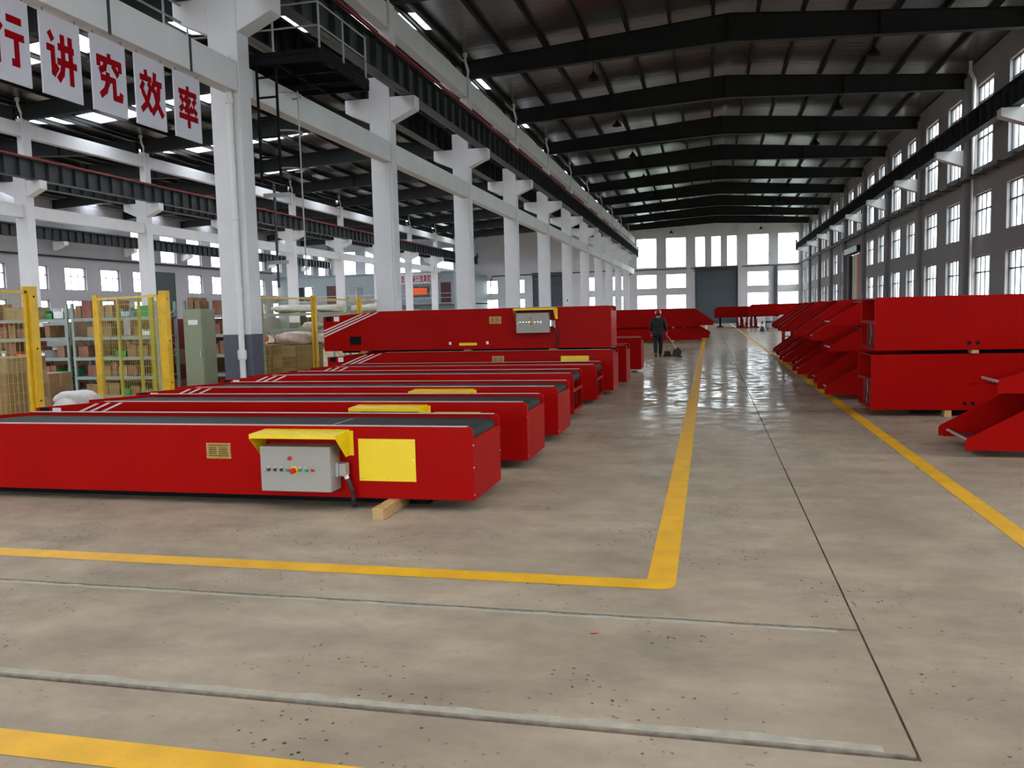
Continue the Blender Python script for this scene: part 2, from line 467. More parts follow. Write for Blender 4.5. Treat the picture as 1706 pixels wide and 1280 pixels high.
# end wall pilasters, pipes
for n_, x in ((20, -2.3), (21, 3.32)):
    p = MB().box(x-.2, x+.2, YEND-.18, YEND, 0, 10.9)
    struct(p.build('trim_%d' % n_, 'wall'), 'white pilaster just %s of the grey shutter door' % ('left' if x < 0 else 'right'), 'pilaster')
# right wall pilasters
pil = MB(); pil.box(-.22, 0, -.22, .22, 0, 10.4)
pil0 = None
for k in range(-2, 11):
    y = 14.32+BAY*k
    if y < YBACK: continue
    if pil0 is None:
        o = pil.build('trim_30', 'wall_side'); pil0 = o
        MB().prism([(-.22, 7.66), (-1.2, 7.66), (-1.2, 7.41), (-.22, 7.04)], -.2, .2, 'y').build('crane_bracket', 'conc', o, bevel=.01)
    else: o = copy_tree(pil0); o.name = 'trim_%d' % (30+k)
    o.location = (XR, y, 0)
    struct(o, 'white pilaster on the right wall, number %d from the camera end' % (k+3), 'pilaster')

# ------------------------------------------------------------------ doors
def shutter(name, x0, x1, z1, y, m, label):
    n_ = int(z1/.12); v = []
    b = MB()
    pts = []
    for i in range(n_+1):
        z = z1*i/n_; pts.append((y + (.0 if i % 2 else .022), z))
    poly = pts + [(y+.06, z1), (y+.06, 0)]
    b.prism(poly, x0, x1, 'x')
    o = b.build(name, m); struct(o, label, 'door')
    c = MB().box(x0-.15, x1+.15, y-.28, y-.0, z1, z1+.38).build('shutter_box', 'frame', o)
    gd = MB().box(x0-.1, x0, y-.1, y+.05, 0, z1).box(x1, x1+.1, y-.1, y+.05, 0, z1).build('guide_rail', 'frame', o)
    return o
shutter('door_1', -1.44, 2.97, 5.95, YEND+.03, 'shutter', 'tall grey roller shutter door in the end wall')
shutter('door_2', -20.3, -15.9, 6.0, YEND+.03, 'dado', 'dark blue roller shutter door in the end wall left of the columns')
b = MB(); 
for i in range(24):
    b.box(X3-.12, X3-.06+(.02 if i % 2 else 0), 63.1, 66.0, i*.25, i*.25+.25)
struct(b.build('door_3', 'dgreen'), 'dark green shutter door in the far left wall', 'door')
# side door of the right wall: strip curtains
d4 = struct(MB().box(XR+.02, XR+.4, 61.6, 61.72, 0, 5.3).box(XR+.02, XR+.4, 66.08, 66.2, 0, 5.3).box(XR-.25, XR+.4, 61.2, 66.5, 5.35, 5.75).build('door_4', 'frame'), 'open side door in the right wall with hanging cream and salmon sheets', 'door')
c = MB()
for i in range(6):
    y0 = 61.8+i*.36; c.prism([(XR+.25, y0), (XR+.32, y0+.18), (XR+.25, y0+.36), (XR+.24, y0+.36), (XR+.30, y0+.18), (XR+.24, y0)], .1, 5.3, 'z')
c.build('salmon_sheet', 'salmon', d4)
c = MB()
for i in range(6):
    y0 = 63.96+i*.36; c.prism([(XR+.25, y0), (XR+.32, y0+.18), (XR+.25, y0+.36), (XR+.24, y0+.36), (XR+.30, y0+.18), (XR+.24, y0)], .1, 5.3, 'z')
c.build('cream_sheet', 'cream', d4)

# ------------------------------------------------------------------ roof: ceilings with purlins, girders
def roof(name, xa, xb, label, sky):
    xm = (xa+xb)/2; ze, zr = 10.85, 11.60
    def zz(x): return ze + (zr-ze)*(1-abs(x-xm)/(xb-xm))
    b = MB(); th = .06
    ys = [YBACK-.4]
    if sky:
        if sky == 'front':   # unseen strips behind the camera, added to brighten the near floor
            for yc in (-5, 0, 4.5): ys += [yc-.38, yc+.38]
        else:
            for k in range(-3, 11):
                yc = 14.32+BAY*k+BAY/2 - BAY
                if yc+.9 < YEND and yc-.9 > YBACK and abs(yc) > -1: ys += [yc-.8, yc+.8]
    ys.append(YEND+.4)
    # opaque stretches run full width; the strip bays keep opaque margins next to the gutters
    for i in range(0, len(ys)-1):
        y0, y1 = ys[i], ys[i+1]
        strip = sky and i % 2 == 1
        for (p, q) in ((xa, xm), (xm, xb)):
            if strip:
                continue
            b.add([(p, y0, zz(p)), (q, y0, zz(q)), (q, y1, zz(q)), (p, y1, zz(p)), (p, y0, zz(p)+th), (q, y0, zz(q)+th), (q, y1, zz(q)+th), (p, y1, zz(p)+th)],
                  [(0, 1, 2, 3), (4, 5, 6, 7), (0, 1, 5, 4), (3, 2, 6, 7), (0, 3, 7, 4), (1, 2, 6, 5)])
    o = b.build(name, 'liner'); struct(o, label, 'ceiling')
    if sky:
        for i in range(1, len(ys)-1, 2):
            s = MB(); y0, y1 = ys[i], ys[i+1]
            for (p, q) in ((xa, xm), (xm, xb)):
                s.quad((p, y0, zz(p)+.03), (q, y0, zz(q)+.03), (q, y1, zz(q)+.03), (p, y1, zz(p)+.03))
            so = s.build('skylight_strip', 'skylight', o); so['label'] = 'translucent strip across the roof'
    npur = 13
    for k in range(npur+1):
        x = xa + .25 + (xb-xa-.5)*k/npur
        pb = MB(); z = zz(x)
        pb.prism([(x-.035, z-.005), (x+.035, z-.005), (x+.035, z-.03), (x-.01, z-.03), (x-.01, z-.18), (x+.06, z-.18), (x+.06, z-.2), (x-.035, z-.2)], YBACK, YEND, 'y')
        pb.build('purlin', 'steel2', o)
    return zz
zzA = roof('ceiling_main', X1, XR+.4, 'foil-lined shallow gabled roof over the main hall', 'front')  # this roof's strips are added out of view as extra near light
zzB = roof('ceiling_middle', X2, X1, 'dark gabled roof over the middle hall with light strips', True)
zzC = roof('ceiling_far', X3-.3, X2, 'dark gabled roof over the farthest hall', True)

def roof_girder(xa, xb, names, hall, cat='roof beam'):
    xm = (xa+xb)/2
    proto = None
    for i, y in enumerate(YK):
        if y < 5: continue
        if proto is None:
            r = thing('roof_girder', (0, y, 0), '', cat)
            def web(x0, x1, zb0, zb1, zt0, zt1):
                m = MB()
                m.prism([(x0, zb0), (x1, zb1), (x1, zt1), (x0, zt0)], -.012, .012, 'y')
                for (A, B) in (((x0, zb0), (x1, zb1)), ((x0, zt0-.02), (x1, zt1-.02))):
                    m.prism([A, B, (B[0], B[1]+.02), (A[0], A[1]+.02)], -.14, .14, 'y')
                return m
            a = web(xa+.12, xm, 10.03, 10.45, 10.62, 11.37)
            a.build('left_half', 'steel2', r)
            web(xm, xb-.12, 10.45, 10.03, 11.37, 10.62).build('right_half', 'steel2', r)
            for x in (xa+.14, xa+(xb-xa)*.25, xm, xa+(xb-xa)*.75, xb-.16):
                zb = 10.03+(.42)*(1-abs(x-xm)/(xm-xa)); zt = 10.62+.75*(1-abs(x-xm)/(xm-xa))
                MB().box(x-.015, x+.015, -.13, .13, zb, zt).build('splice_plate', 'steel2', r)
            proto = r
        else:
            r = copy_tree(proto); r.location = (0, y, 0)
        n_ = [j for j, q in enumerate(YK) if q >= 5].index(i)
        tag(r, 'dark tapered steel roof girder over the %s, %s from the camera' % (hall, ORD[n_]), cat, 'roof girders over the %s' % hall)
roof_girder(X1, XR, None, 'main hall')
roof_girder(X2, X1, None, 'middle hall')
roof_girder(X3, X2, None, 'far left hall')

# ------------------------------------------------------------------ columns
def column_proto(xc):
    r = thing('concrete_column', (xc, 0, 0), '', 'column')
    MB().box(-.30, .30, -.20, .20, 1.42, 8.12).build('shaft', 'conc', r, bevel=.012)
    MB().box(-.302, .302, -.202, .202, 0, 1.42).build('painted_base', 'dado', r, bevel=.012)
    for s in (1, -1):
        MB().prism([(s*.30, 7.58), (s*1.0, 7.58), (s*1.0, 7.24), (s*.30, 6.93)], -.19, .19, 'y').build('corbel', 'conc', r, bevel=.01)
    MB().box(.04, .38, -.19, .19, 8.12, 10.08).build('upper_shaft', 'conc', r, bevel=.01)
    return r
proto = column_proto(X1)
def add_column(xc, y, lab, grp, first=[True]):
    if first[0]: first[0] = False; o = proto
    else: o = copy_tree(proto)
    o.location = (xc, y, 0); tag(o, lab, 'column', grp); return o
cols1 = []
for i, y in enumerate(YK):
    if y < 0: continue
    nn = [j for j, q in enumerate(YK) if q >= 0].index(i)
    lab = 'white concrete column with two corbels beside the main aisle, %s from the camera' % ORD[nn]
    if nn == 1: lab = 'big white concrete column with dark blue base and white downpipe, nearest in view'
    cols1.append(add_column(X1, y, lab, 'columns beside the main aisle'))
for i, y in enumerate(YK):
    if y < 0 or y > 86: continue
    nn = [j for j, q in enumerate(YK) if q >= 0].index(i)
    add_column(X2, y, 'white concrete column in the farther row on the left, %s from the camera' % ORD[nn], 'columns in the farther row')
# downpipes at the column heads (white pipe with offset bend)
def downpipe_head(c, xo):
    m = MB().tube([(xo, -.32, 10.9), (xo, -.32, 10.75), (xo+.02, -.30, 10.55), (xo+.10, -.26, 10.25), (xo+.06, -.24, 9.9), (xo+.06, -.24, 8.4)], .05, 8)
    m.tube([(xo, -.32, 10.72), (xo, -.32, 10.86)], .10, 8)
    return m
dh = None
for c in cols1 + [o for o in list(COL.objects) if o.name.startswith('concrete_column') and abs(o.location.x-X2) < .1]:
    if dh is None: dh = downpipe_head(c, .30).build('downpipe_head', 'pipe', c, smooth=True)
    else:
        q = dh.copy(); COL.objects.link(q); q.parent = c
c1 = cols1[1]
dp = MB().tube([(.12, -.26, 6.5), (.12, -.26, .02)], .055, 12).build('downpipe', 'pipe', c1, smooth=True)
cl = MB()
for z in (5.7, 3.6, 2.25, 1.0, .35): cl.lathe([(.056, -.05), (.07, -.05), (.07, .05), (.056, .05)], (.12, -.26, z), 'z', 12)
cl.lathe([(.056, -.09), (.085, -.08), (.085, .08), (.056, .09)], (.12, -.26, 1.05), 'z', 12)
cl.build('pipe_collar', 'pipe', dp, smooth=True)
MB().box(.09, .15, -.34, -.31, 1.0, 1.1).build('inspection_cap', 'pipe', dp)
for c in (cols1[2], cols1[3]):
    MB().box(.18, .22, -.215, -.20, 1.5, 7.0).build('conduit', 'pipe', c)
# small blue notice on a column
s = MB().box(-.09, .09, -.215, -.205, 2.2, 2.6).build('notice', 'white', cols1[6]); s['label'] = 'small white notice plate'
MB().box(-.04, .04, -.22, -.214, 2.32, 2.5).build('notice_symbol', mat('blue_print', (.02, .08, .4), .5), s)

# ------------------------------------------------------------------ long beams, crane girders
def beam(name, x0, x1, z0, z1, y0, y1, label, m='conc', cat='beam', grooves=False):
    r = MB().box(x0, x1, y0, y1, z0, z1).build(name, m)
    tag(r, label, cat)
    if grooves:
        gm = MB()
        for k in range(-3, 40):
            y = 14.1 - 1.9*k
            if y < y0+.2: break
            gm.box(x1-.0, x1+.012, y-.03, y+.03, z0-.01, z1+.01)
        gm.build('strap', 'steel', r)
    return r
def seg_beams(x0, x1, z0, z1, what, group, rows):
    pr = None
    ys = [y for y in YK if y < 96]
    for i in range(len(ys)):
        y0 = ys[i]+.2; y1 = (ys[i+1] if i+1 < len(ys) else YEND)-.2
        if y1 < 0: continue
        L = y1-y0
        o = MB().box(x0, x1, 0, L, z0, z1).build('concrete_beam', 'conc', bevel=.01) if pr is None or i == len(ys)-1 else None
        if o is None: o = pr.copy(); COL.objects.link(o)
        elif pr is None: pr = o
        o.location = (0, y0, 0)
        k = i-2
        tag(o, '%s, span number %d from the camera' % (what, max(1, k+1)), 'beam', group)
seg_beams(-8.66, -8.38, 5.86, 6.40, 'white concrete tie beam low between the aisle columns', 'low tie beams of the aisle row', None)
def seam(y):
    bm_ = [o for o in COL.objects if o.name.startswith('concrete_beam') and o.location.y < y < o.location.y+7.2][0]
    o = MB().box(-8.38, -8.366, y-.025-bm_.location.y, y+.025-bm_.location.y, 5.84, 6.42).build('strap', 'steel', bm_)
seam(10.75); seam(12.7)
seg_beams(-8.60, -8.30, 9.35, 10.0, 'white concrete beam high between the aisle columns', 'high beams of the aisle row', None)
seg_beams(X2-.15, X2+.15, 6.10, 6.62, 'white concrete tie beam low between the farther columns', 'low tie beams of the farther row', None)
seg_beams(X2+.05, X2+.35, 9.35, 9.9, 'white concrete beam high between the farther columns', 'high beams of the farther row', None)

def crane_girder(xc, z0, z1, label, rail=True, side=1):
    r = thing('crane_girder', (xc, 0, 0), label, 'crane beam')
    y0, y1 = YBACK+.1, YEND-1.4
    ribs = MB().box(-.012, .012, y0, y1, z0, z1).box(-.16, .16, y0, y1, z0, z0+.02).box(-.19, .19, y0, y1, z1-.02, z1)
    y = y0+.4
    while y < y1: ribs.box(-.15, .15, y-.006, y+.006, z0+.02, z1-.02); y += .755
    ribs.build('ribbed_beam', 'steel', r)
    MB().box(-.035, .035, y0, y1, z1, z1+.10).build('crane_rail', 'steel', r)
    if rail:
        MB().box(side*.20-.03, side*.20+.03, y0, y1, z1+.02, z1+.07).build('conductor_rail', 'rail', r)
    MB().box(-.1, .1, y1-.1, y1, z1, z1+.45).build('end_stop', 'steel', r)
    return r
crane_girder(-7.87, 7.58, 8.36, 'dark ribbed crane beam with red conductor rail on the main aisle side of the columns')
crane_girder(-9.43, 7.58, 8.36, 'dark ribbed crane beam on the hall side behind the aisle columns', False)
crane_girder(X2+.78, 7.58, 8.36, 'dark ribbed crane beam with red rail on the near side of the farther column row')
crane_girder(X2-.78, 7.58, 8.36, 'dark ribbed crane beam behind the farther column row', False)
crane_girder(9.22, 7.68, 8.42, 'dark crane beam running along the right wall on brackets', False)
crane_girder(X3+.8, 7.68, 8.50, 'dark crane beam running along the far left wall', False)
# brackets carrying the crane beam on the far left wall
pr = None
for i, y in enumerate(YK):
    if y < 10: continue
    if pr is None: o = MB().prism([(0, 7.66), (1.0, 7.66), (1.0, 7.41), (0, 7.04)], -.2, .2, 'y').build('trim_60', 'conc', bevel=.01); pr = o
    else: o = pr.copy(); COL.objects.link(o); o.name = 'trim_%d' % (60+i)
    o.location = (X3, y, 0)
    struct(o, 'white bracket under the crane beam on the far left wall, %s along' % ORD[max(0, i-3)], 'bracket')

# cable rack along the right wall and end wall
cr = thing('cable_rack', (XR-.23, 0, 6.38), 'dark cable rack with projecting arms along the right wall', 'cable rack')
MB().box(-.12, -.03, 8, YEND-.5, -.05, .06).build('tray', 'steel2', cr)
arm = None
for i in range(58):
    y = 10+i*1.5
    if arm is None: arm = MB().box(-.50, 0, -.03, .03, -.09, -.05).box(-.50, -.44, -.06, .06, -.12, -.04).build('arm', 'steel2', cr); a = arm
    else: a = arm.copy(); COL.objects.link(a)
    a.location = (0, y, 0)
m = MB().tube([(-9.9, YEND-.12, 5.75), (-8.8, YEND-.12, 5.8), (-8.3, YEND-.12, 6.22), (XR-.2, YEND-.12, 6.32)], .05, 6)
tag(m.build('cable_conduit', 'steel2'), 'dark conduit crossing the end wall between the window rows', 'conduit')
m = MB().tube([(-25.6, YEND-.12, 4.0), (-25.5, YEND-.12, 5.7), (-25.3, YEND-.12, 6.15), (-10.2, YEND-.12, 6.3)], .06, 6)
tag(m.build('cable_conduit', 'steel2'), 'dark conduit on the end wall left of the aisle columns', 'conduit')
m = MB().box(7.02, 7.34, YEND-.25, YEND-.02, 0, 6.3)
tag(m.build('cable_duct', 'dado'), 'blue-grey vertical cable duct between the two right windows of the end wall', 'cable duct')
m = MB().box(X3+.01, X3+.12, 30, 83, 6.58, 6.70)
struct(m.build('trim_90', 'steel2'), 'dark conduit along the far left wall above the windows', 'conduit')
for y, lab in ((34.9, 'second'), (67.4, 'farther')):
    tag(MB().tube([(XR-.3, y+.4, 0.0), (XR-.3, y+.4, 10.0), (XR-.42, y+.45, 10.3), (XR-.42, y+.45, 10.7)], .07, 8).build('wall_downpipe', 'pipe', smooth=True), 'white vertical downpipe on the right wall, %s one in view' % lab, 'pipe')

# hanging high-bay lamps
lp = None; cnt = 0
for (x, nm) in ((-3.85, 'left'), (5.15, 'right')):
    k = 0
    for y in YK:
        if y < 25: continue
        if lp is None:
            lp = thing('pendant_lamp', (0, 0, 0), '', 'lamp')
            MB().tube([(0, 0, 0), (0, 0, -.38)], .012, 6).build('rod', 'black', lp)
            MB().lathe([(0.0, -.34), (.05, -.34), (.07, -.42), (.20, -.56), (.21, -.60), (.19, -.60), (0.0, -.50)], (0, 0, 0), 'z', 16).build('lamp_shade', 'black', lp, smooth=True)
            o = lp
        else: o = copy_tree(lp)
        zb = 10.03+.42*(1-abs(x-.675)/9.3)
        o.location = (x, y, zb)
        tag(o, 'small black pendant lamp under the %s side of the roof girder, %s from the camera' % (nm, ORD[k]), 'lamp', 'pendant lamps under the roof'); k += 1

# ------------------------------------------------------------------ hanging sign boards with characters
HAN = {
 'xing': [[(30, 98), (20, 84), (4, 72)], [(34, 74), (20, 56), (2, 44)], [(20, 56), (20, 0)], [(50, 88), (94, 88)], [(44, 58), (100, 58)], [(76, 58), (76, 8), (60, 8)]],
 'jiang': [[(10, 96), (22, 80)], [(0, 64), (20, 64), (20, 16), (34, 32)], [(38, 72), (92, 72)], [(34, 42), (100, 42)], [(54, 98), (54, 42), (48, 20), (34, 4)], [(80, 98), (80, 0)]],
 'jiu': [[(50, 100), (50, 86)], [(8, 66), (8, 84), (92, 84), (92, 66)], [(36, 80), (30, 66), (10, 56)], [(62, 78), (84, 58)], [(14, 44), (66, 44), (66, 8), (90, 8), (94, 22)], [(42, 58), (40, 36), (30, 18), (10, 4)]],
 'xiao': [[(28, 100), (30, 86)], [(2, 80), (54, 80)], [(18, 70), (4, 50)], [(38, 72), (52, 54)], [(44, 54), (28, 22), (4, 4)], [(10, 50), (28, 28), (48, 8)], [(70, 100), (66, 78), (52, 54)], [(64, 76), (100, 76)], [(86, 76), (82, 44), (70, 22), (50, 2)], [(64, 60), (76, 28), (100, 2)]],
 'lv': [[(50, 102), (50, 88)], [(4, 84), (96, 84)], [(50, 82), (36, 66), (58, 60)], [(62, 72), (36, 42), (66, 44)], [(60, 52), (72, 38)], [(10, 74), (26, 60)], [(90, 74), (74, 60)], [(6, 38), (26, 50)], [(94, 38), (74, 50)], [(2, 24), (98, 24)], [(50, 38), (50, -2)]],
}
def stroke_mesh(mb, strokes, w, h, x0, z0, d0, d1, th=14, axis='x'):
    sx, sz = w/100, h/100; n_ = 0
    for st in strokes:
        for i in range(len(st)-1):
            a = Vector(st[i]); b = Vector(st[i+1]); d = (b-a).normalized(); n = Vector((-d.y, d.x))*th/2
            e = d*(th*.38)
            A = a - (e if i > 0 else d*0); B = b + (e if i < len(st)-2 else d*0)
            pts = [A+n, B+n, B-n, A-n]
            n_ += 1; e_ = (.0004 if axis == 'x' else -.0006)*n_
            mb.prism([(x0+p.x*sx, z0+p.y*sz) for p in pts], d0, d1+e_ if axis == 'x' else d1, axis) if axis == 'x' else mb.prism([(x0+p.x*sx, z0+p.y*sz) for p in pts], d0+e_, d1, axis)
def sign(y0, y1, z0, z1, key, label, ycut=None):
    r = thing('hanging_sign', (-8.52, (y0+y1)/2, z0), label, 'sign', 'sign boards hanging from the tie beam')
    w = y1-y0; h = z1-z0
    MB().box(-.012, .012, -w/2, w/2, 0, h).build('board', 'signw', r)
    m = MB(); stroke_mesh(m, HAN[key], w*.74, h*.62, -w*.37, h*.19, .0125, .0165)
    m.build('character', 'signr', r)
    hk = MB()
    for yy in (-w*.4, w*.4): hk.tube([(0, yy, h-.02), (0, yy, h+.06)], .006, 6)
    hk.build('hanging_wire', 'steel', r)
NMS = ['cut off by the left edge of the view', 'second from the left', 'middle one of the five', 'fourth from the left', 'last one, nearest the big column']
for (y, key, nm) in ((8.66, 'xing', 0), (9.57, 'jiang', 1), (10.5, 'jiu', 2), (11.43, 'xiao', 3), (12.39, 'lv', 4)):
    sign(y, y+.72, 4.745, 5.81, key, 'white hanging board, bold red character, '+NMS[nm])

# ------------------------------------------------------------------ conveyors
def nameplate(parent, x, z, y=0.0, w=.25, h=.145):
    p = MB().box(x, x+w, y-.006, y, z, z+h).build('nameplate', 'brass', parent)
    t = MB()
    for i, zz_ in enumerate((.82, .66, .54, .42, .30, .16)):
        t.box(x+w*.1, x+w*(.42 if i % 5 else .9), y-.0075, y-.006, z+h*zz_, z+h*(zz_+.05))
        if i % 5: t.box(x+w*.52, x+w*.88, y-.0075, y-.006, z+h*zz_, z+h*(zz_+.05))
    t.build('engraved_lines', 'debris', p)
    r = MB()
    for a in (.04, .96):
        for b_ in (.07, .93): r.lathe([(0, -.004), (.006, 0)], (x+w*a, y-.006, z+h*b_), 'y', 8)
    r.build('rivet', 'chrome', p)
def control_box(parent, x, z, y=0.0, w=.67, h=.40, d=.20):
    cb = -.065 if z < .2 else .03
    c = MB().box(x, x+w, y-d, y, z, z+h).build('control_box', 'boxgrey', parent, bevel=.006)
    yf = y-d
    def btn(px, pz, m, r=.017, dep=.02, name='push_button'):
        MB().lathe([(0, -dep), (r*.85, -dep), (r, -dep*.8), (r, 0)], (x+px, yf, z+pz), 'y', 14).build(name, m, c, smooth=True)
    zc = h*.50
    btn(.045, zc, 'chrome', .012, .018, 'key_switch')
    for i, px in enumerate((.085, .145, .205, .265, .385, .445, .505)):
        mm = 'green' if i < 6 else 'redbtn'
        mm = 'rubber' if i in (0, 1, 2, 3) and i != 3 else mm
        MB().box(x+px-.016, x+px+.016, yf-.006, yf, z+zc-.024, z+zc+.028).build('label_holder', 'chrome', c)
        btn(px, zc-.006, mm, .0145, .022)
    q = MB().lathe([(0, -.005), (.036, -.005), (.038, 0)], (x+.325, yf, z+zc-.01), 'y', 18).build('yellow_collar', 'yellow', c)
    btn(.322, zc-.012, 'redbtn', .026, .045, 'emergency_stop')
    btn(.29, h*.74, 'redbtn', .018, .02, 'indicator_light')
    # plug on the right side, with cable
    s = MB().box(x+w, x+w+.035, y-d*.62, y-.03, z+h*.30, z+h*.62).build('socket', 'chrome', c, bevel=.004)
    pg = MB().box(x+w+.035, x+w+.10, y-d*.6, y-d*.15, z+h*.32, z+h*.60).build('plug', 'boxgrey', c, bevel=.008)
    MB().tube([(x+w+.085, y-d*.38, z+h*.33), (x+w+.095, y-d*.38, z+h*.25)], .02, 10).build('cable_gland', 'white', pg, smooth=True)
    cab = MB().tube([(x+w+.095, y-d*.38, z+h*.26), (x+w+.115, y-d*.38, z+h*.15), (x+w+.135, y-d*.35, z+.0), (x+w+.14, y-d*.30, max(cb, z-.08)), (x+w+.12, y-d*.1, cb), (x+w+.10, y+.05, cb-.02)], .018, 10)
    cab.build('cable', 'rubber', parent, smooth=True)
def canopy(parent, x, z, y=0.0, w=.82, d=.28):
    m = MB()
    m.prism([(y, z), (y, z+.012), (y-d, z+.002), (y-d, z-.010)], x, x+w, 'x')       # top sheet
    m.box(x, x+w, y-d-.003, y-d+.003, z-.035, z+.002)                               # front lip
    for xx in (x, x+w-.004):
        m.prism([(y, z), (y-d, z-.01), (y-d, z-.04), (y-.09, z-.22), (y, z-.22)], xx, xx+.004, 'x')
    m.prism([(x+w, z), (x+w+.035, z), (x+w+.035, z-.22), (x+w, z-.22)], y-.004, y, 'y')
    m.build('rain_hood', 'yellow', parent)
def cover_panel(parent, x, z, w=.54, h=.37, y=0.0):
    p = MB().box(x, x+w, y-.005, y, z, z+h).build('access_panel', 'yellow', parent, bevel=.002)
    p['label'] = 'yellow screwed access panel'
    r = MB()
    for a in (.04, .5, .96):
        for b_ in (.05, .5, .95):
            if a == .5 and b_ == .5: continue
            r.lathe([(0, -.003), (.006, 0)], (x+w*a, y-.005, z+h*b_), 'y', 8)
    r.build('screw', 'chrome', p)
def conveyor(x, y, label, H=.64, Wd=.95, L=6.3, z=.10, end='plate', extras=(), taper=.09, group='red belt conveyors parked in a row on the left', hole=False, tl=1.35, redm='red', roller=True):
    r = thing('belt_conveyor', (x, y, z), label, 'conveyor', group)
    T = .03
    rc = [( -.045+.045*math.sin(a), H-.045+.045*math.cos(a)) for a in [PI/2*k/5 for k in range(6)]]
    prof = [(-L, 0), (-L, H-taper), (-L+tl, H)] + rc + [(0, 0)]
    pn = MB().prism(prof, 0, T, 'y').build('side_panel', redm, r, bevel=.003)
    pb = MB().prism(prof, Wd-T, Wd, 'y').build('side_panel', redm, r, bevel=.003)
    # red flange edge on top of each panel, its pale highlight painted in
    for (p_, ya, yb) in ((pn, -.003, T+.02), (pb, Wd-T-.02, Wd+.003)):
        MB().box(-L+tl, -.05, ya, yb, H, H+.006).build('top_flange', 'alu', p_)
    bz = H-.035
    if roller:
        rad = .078
        cx, cz = -.11, H-.035-rad+.0
        arc = [(cx+rad*math.sin(a), cz+rad*math.cos(a)) for a in [PI*k/12 for k in range(13)]]
        lx = -L+.12
        outer = [(lx, H-taper-.03), (-L+tl, bz)] + arc + [(-.6, cz-rad), (-.6, cz-rad+.01)] + [(cx+(rad-.008)*math.sin(a), cz+(rad-.008)*math.cos(a)) for a in [PI*(12-k)/12 for k in range(13)]] + [(-L+tl, bz-.008), (lx, H-taper-.038)]
        bl = MB().prism(outer, T+.025, Wd-T-.025, 'y').build('belt', 'belt', r, smooth=True)
        bl['label'] = 'dark grey rubber belt'
        ro = MB()
        ro.lathe([(0, T), (.052, T), (rad-.012, T+.02), (rad-.012, Wd-T-.02), (.052, Wd-T), (0, Wd-T)], (cx, 0, cz), 'y', 20)
        ro.build('end_roller', 'chrome', r, smooth=True)
        for yy in (T+.002, Wd-T-.014):
            MB().lathe([(0, 0), (.06, 0), (.06, .012), (0, .012)], (cx, yy, cz), 'y', 18).build('bearing', 'chrome', r, smooth=True)
    else:
        MB().box(-L+tl, -.02, T, Wd-T, bz-.02, bz).build('top_plate', redm, r)
    MB().box(-L+.05, -.02, T, Wd-T, .02, .04).build('bottom_plate', 'black', r)
    MB().box(-L+.02, -L+.04, T, Wd-T, .02, H-taper-.1).build('rear_plate', 'dred', r)
    sk = MB()
    for yy in (.26, Wd-.30): sk.box(-L+.3, -.5, yy, yy+.1, -z if z < .2 else -.05, 0)
    sk.build('skid', 'black', r)
    if end == 'plate':
        MB().box(-.018, 0.0, T, Wd-T, 0.0, H-.105).build('end_plate', redm, r)
        bo = MB()
        for yy in (.012, Wd-.012):
            for zz_ in (.05, H*.45, H*.75): bo.lathe([(0, .007), (.011, .004), (.011, 0)], (0, yy, zz_), 'x', 8)
        bo.build('bolt', 'chrome', r)
    else:
        f = MB().box(-.05, 0, T, Wd-T, H*.52, H*.52+.05).box(-.05, 0, T, Wd-T, .0, .05).build('cross_rail', redm, r)
        MB().box(-.35, -.05, .3, .32, .05, H*.5).box(-.35, -.05, Wd-.32, Wd-.30, .05, H*.5).build('inner_bracket', 'dred', r)
        MB().box(-.3, -.10, .45, .62, .06, H*.38).build('drive_motor', 'rubber', r, bevel=.02)
        MB().box(-.8, -.75, T, Wd-T, .05, H*.72).build('bulkhead', 'dred', r)
    # white stripes at the tapered end
    st = MB(); slope = .72
    for k in range(3):
        xt = -L+.88+k*.17 - (0 if H > .7 else 0)
        zt = min(H-.01, H-taper+ (xt+L)*taper/tl-.012)
        x_b = -L+.01; zb_ = zt-(xt-x_b)*.42
        wdt = .032
        st.prism([(x_b, zb_), (x_b, zb_+wdt), (xt, zt), (xt+.05, zt)], -.0025, 0, 'y')
    so = st.build('hazard_stripe', 'white_paint', r); so['label'] = 'three pale diagonal stripes'
    lb = MB().box(-L+.25, -L+.37, -.0025, 0, H-taper-.10, H-taper+.0).build('paper_label', 'white', r)
    MB().box(-L+.06, -L+.2, -.002, .0, H-taper-.10, H-taper-.0).build('end_opening', 'black', r)
    for e in extras:
        if e[0] == 'plate': nameplate(r, e[1], e[2])
        if e[0] == 'box': control_box(r, e[1], e[2], h=e[3] if len(e) > 3 else .40)
        if e[0] == 'hood': canopy(r, e[1], e[2])
        if e[0] == 'panel': cover_panel(r, e[1], e[2], e[3], e[4])
        if e[0] == 'line':
            q = MB().box(e[1], e[1]+.018, T+.03, Wd-T-.03, bz, bz+.0025).build('belt_joint', 'chrome', r); q['label'] = 'pale line across the belt'
        if e[0] == 'patch':
            q = MB().box(e[1], e[2], -.004, 0, e[3], e[4]).build(e[6], e[5], r)
        if e[0] == 'outline':
            q = MB()
            x0_, x1_, z0_, z1_ = e[1:5]
            for bb in ((x0_, x1_, z0_, z0_+.008), (x0_, x1_, z1_-.008, z1_), (x0_, x0_+.008, z0_, z1_), (x1_-.008, x1_, z0_, z1_)):
                q.box(bb[0], bb[1], -.004, 0, bb[2], bb[3])
            q.build('hatch_edge', 'red2', r)
    return r
ex = [('plate', -2.56, .33), ('box', -1.90, .085), ('hood', -1.95, .60), ('panel', -1.05, .155, .53, .375)]
conveyor(-1.97, 6.78, 'nearest red belt conveyor with grey control box and large yellow panel', extras=ex+[('line', -1.45)], taper=.075, tl=1.0)
conveyor(-1.92, 8.74, 'second red belt conveyor from the front, its yellow hood rising behind the nearest belt', extras=ex, taper=.075, tl=1.0)
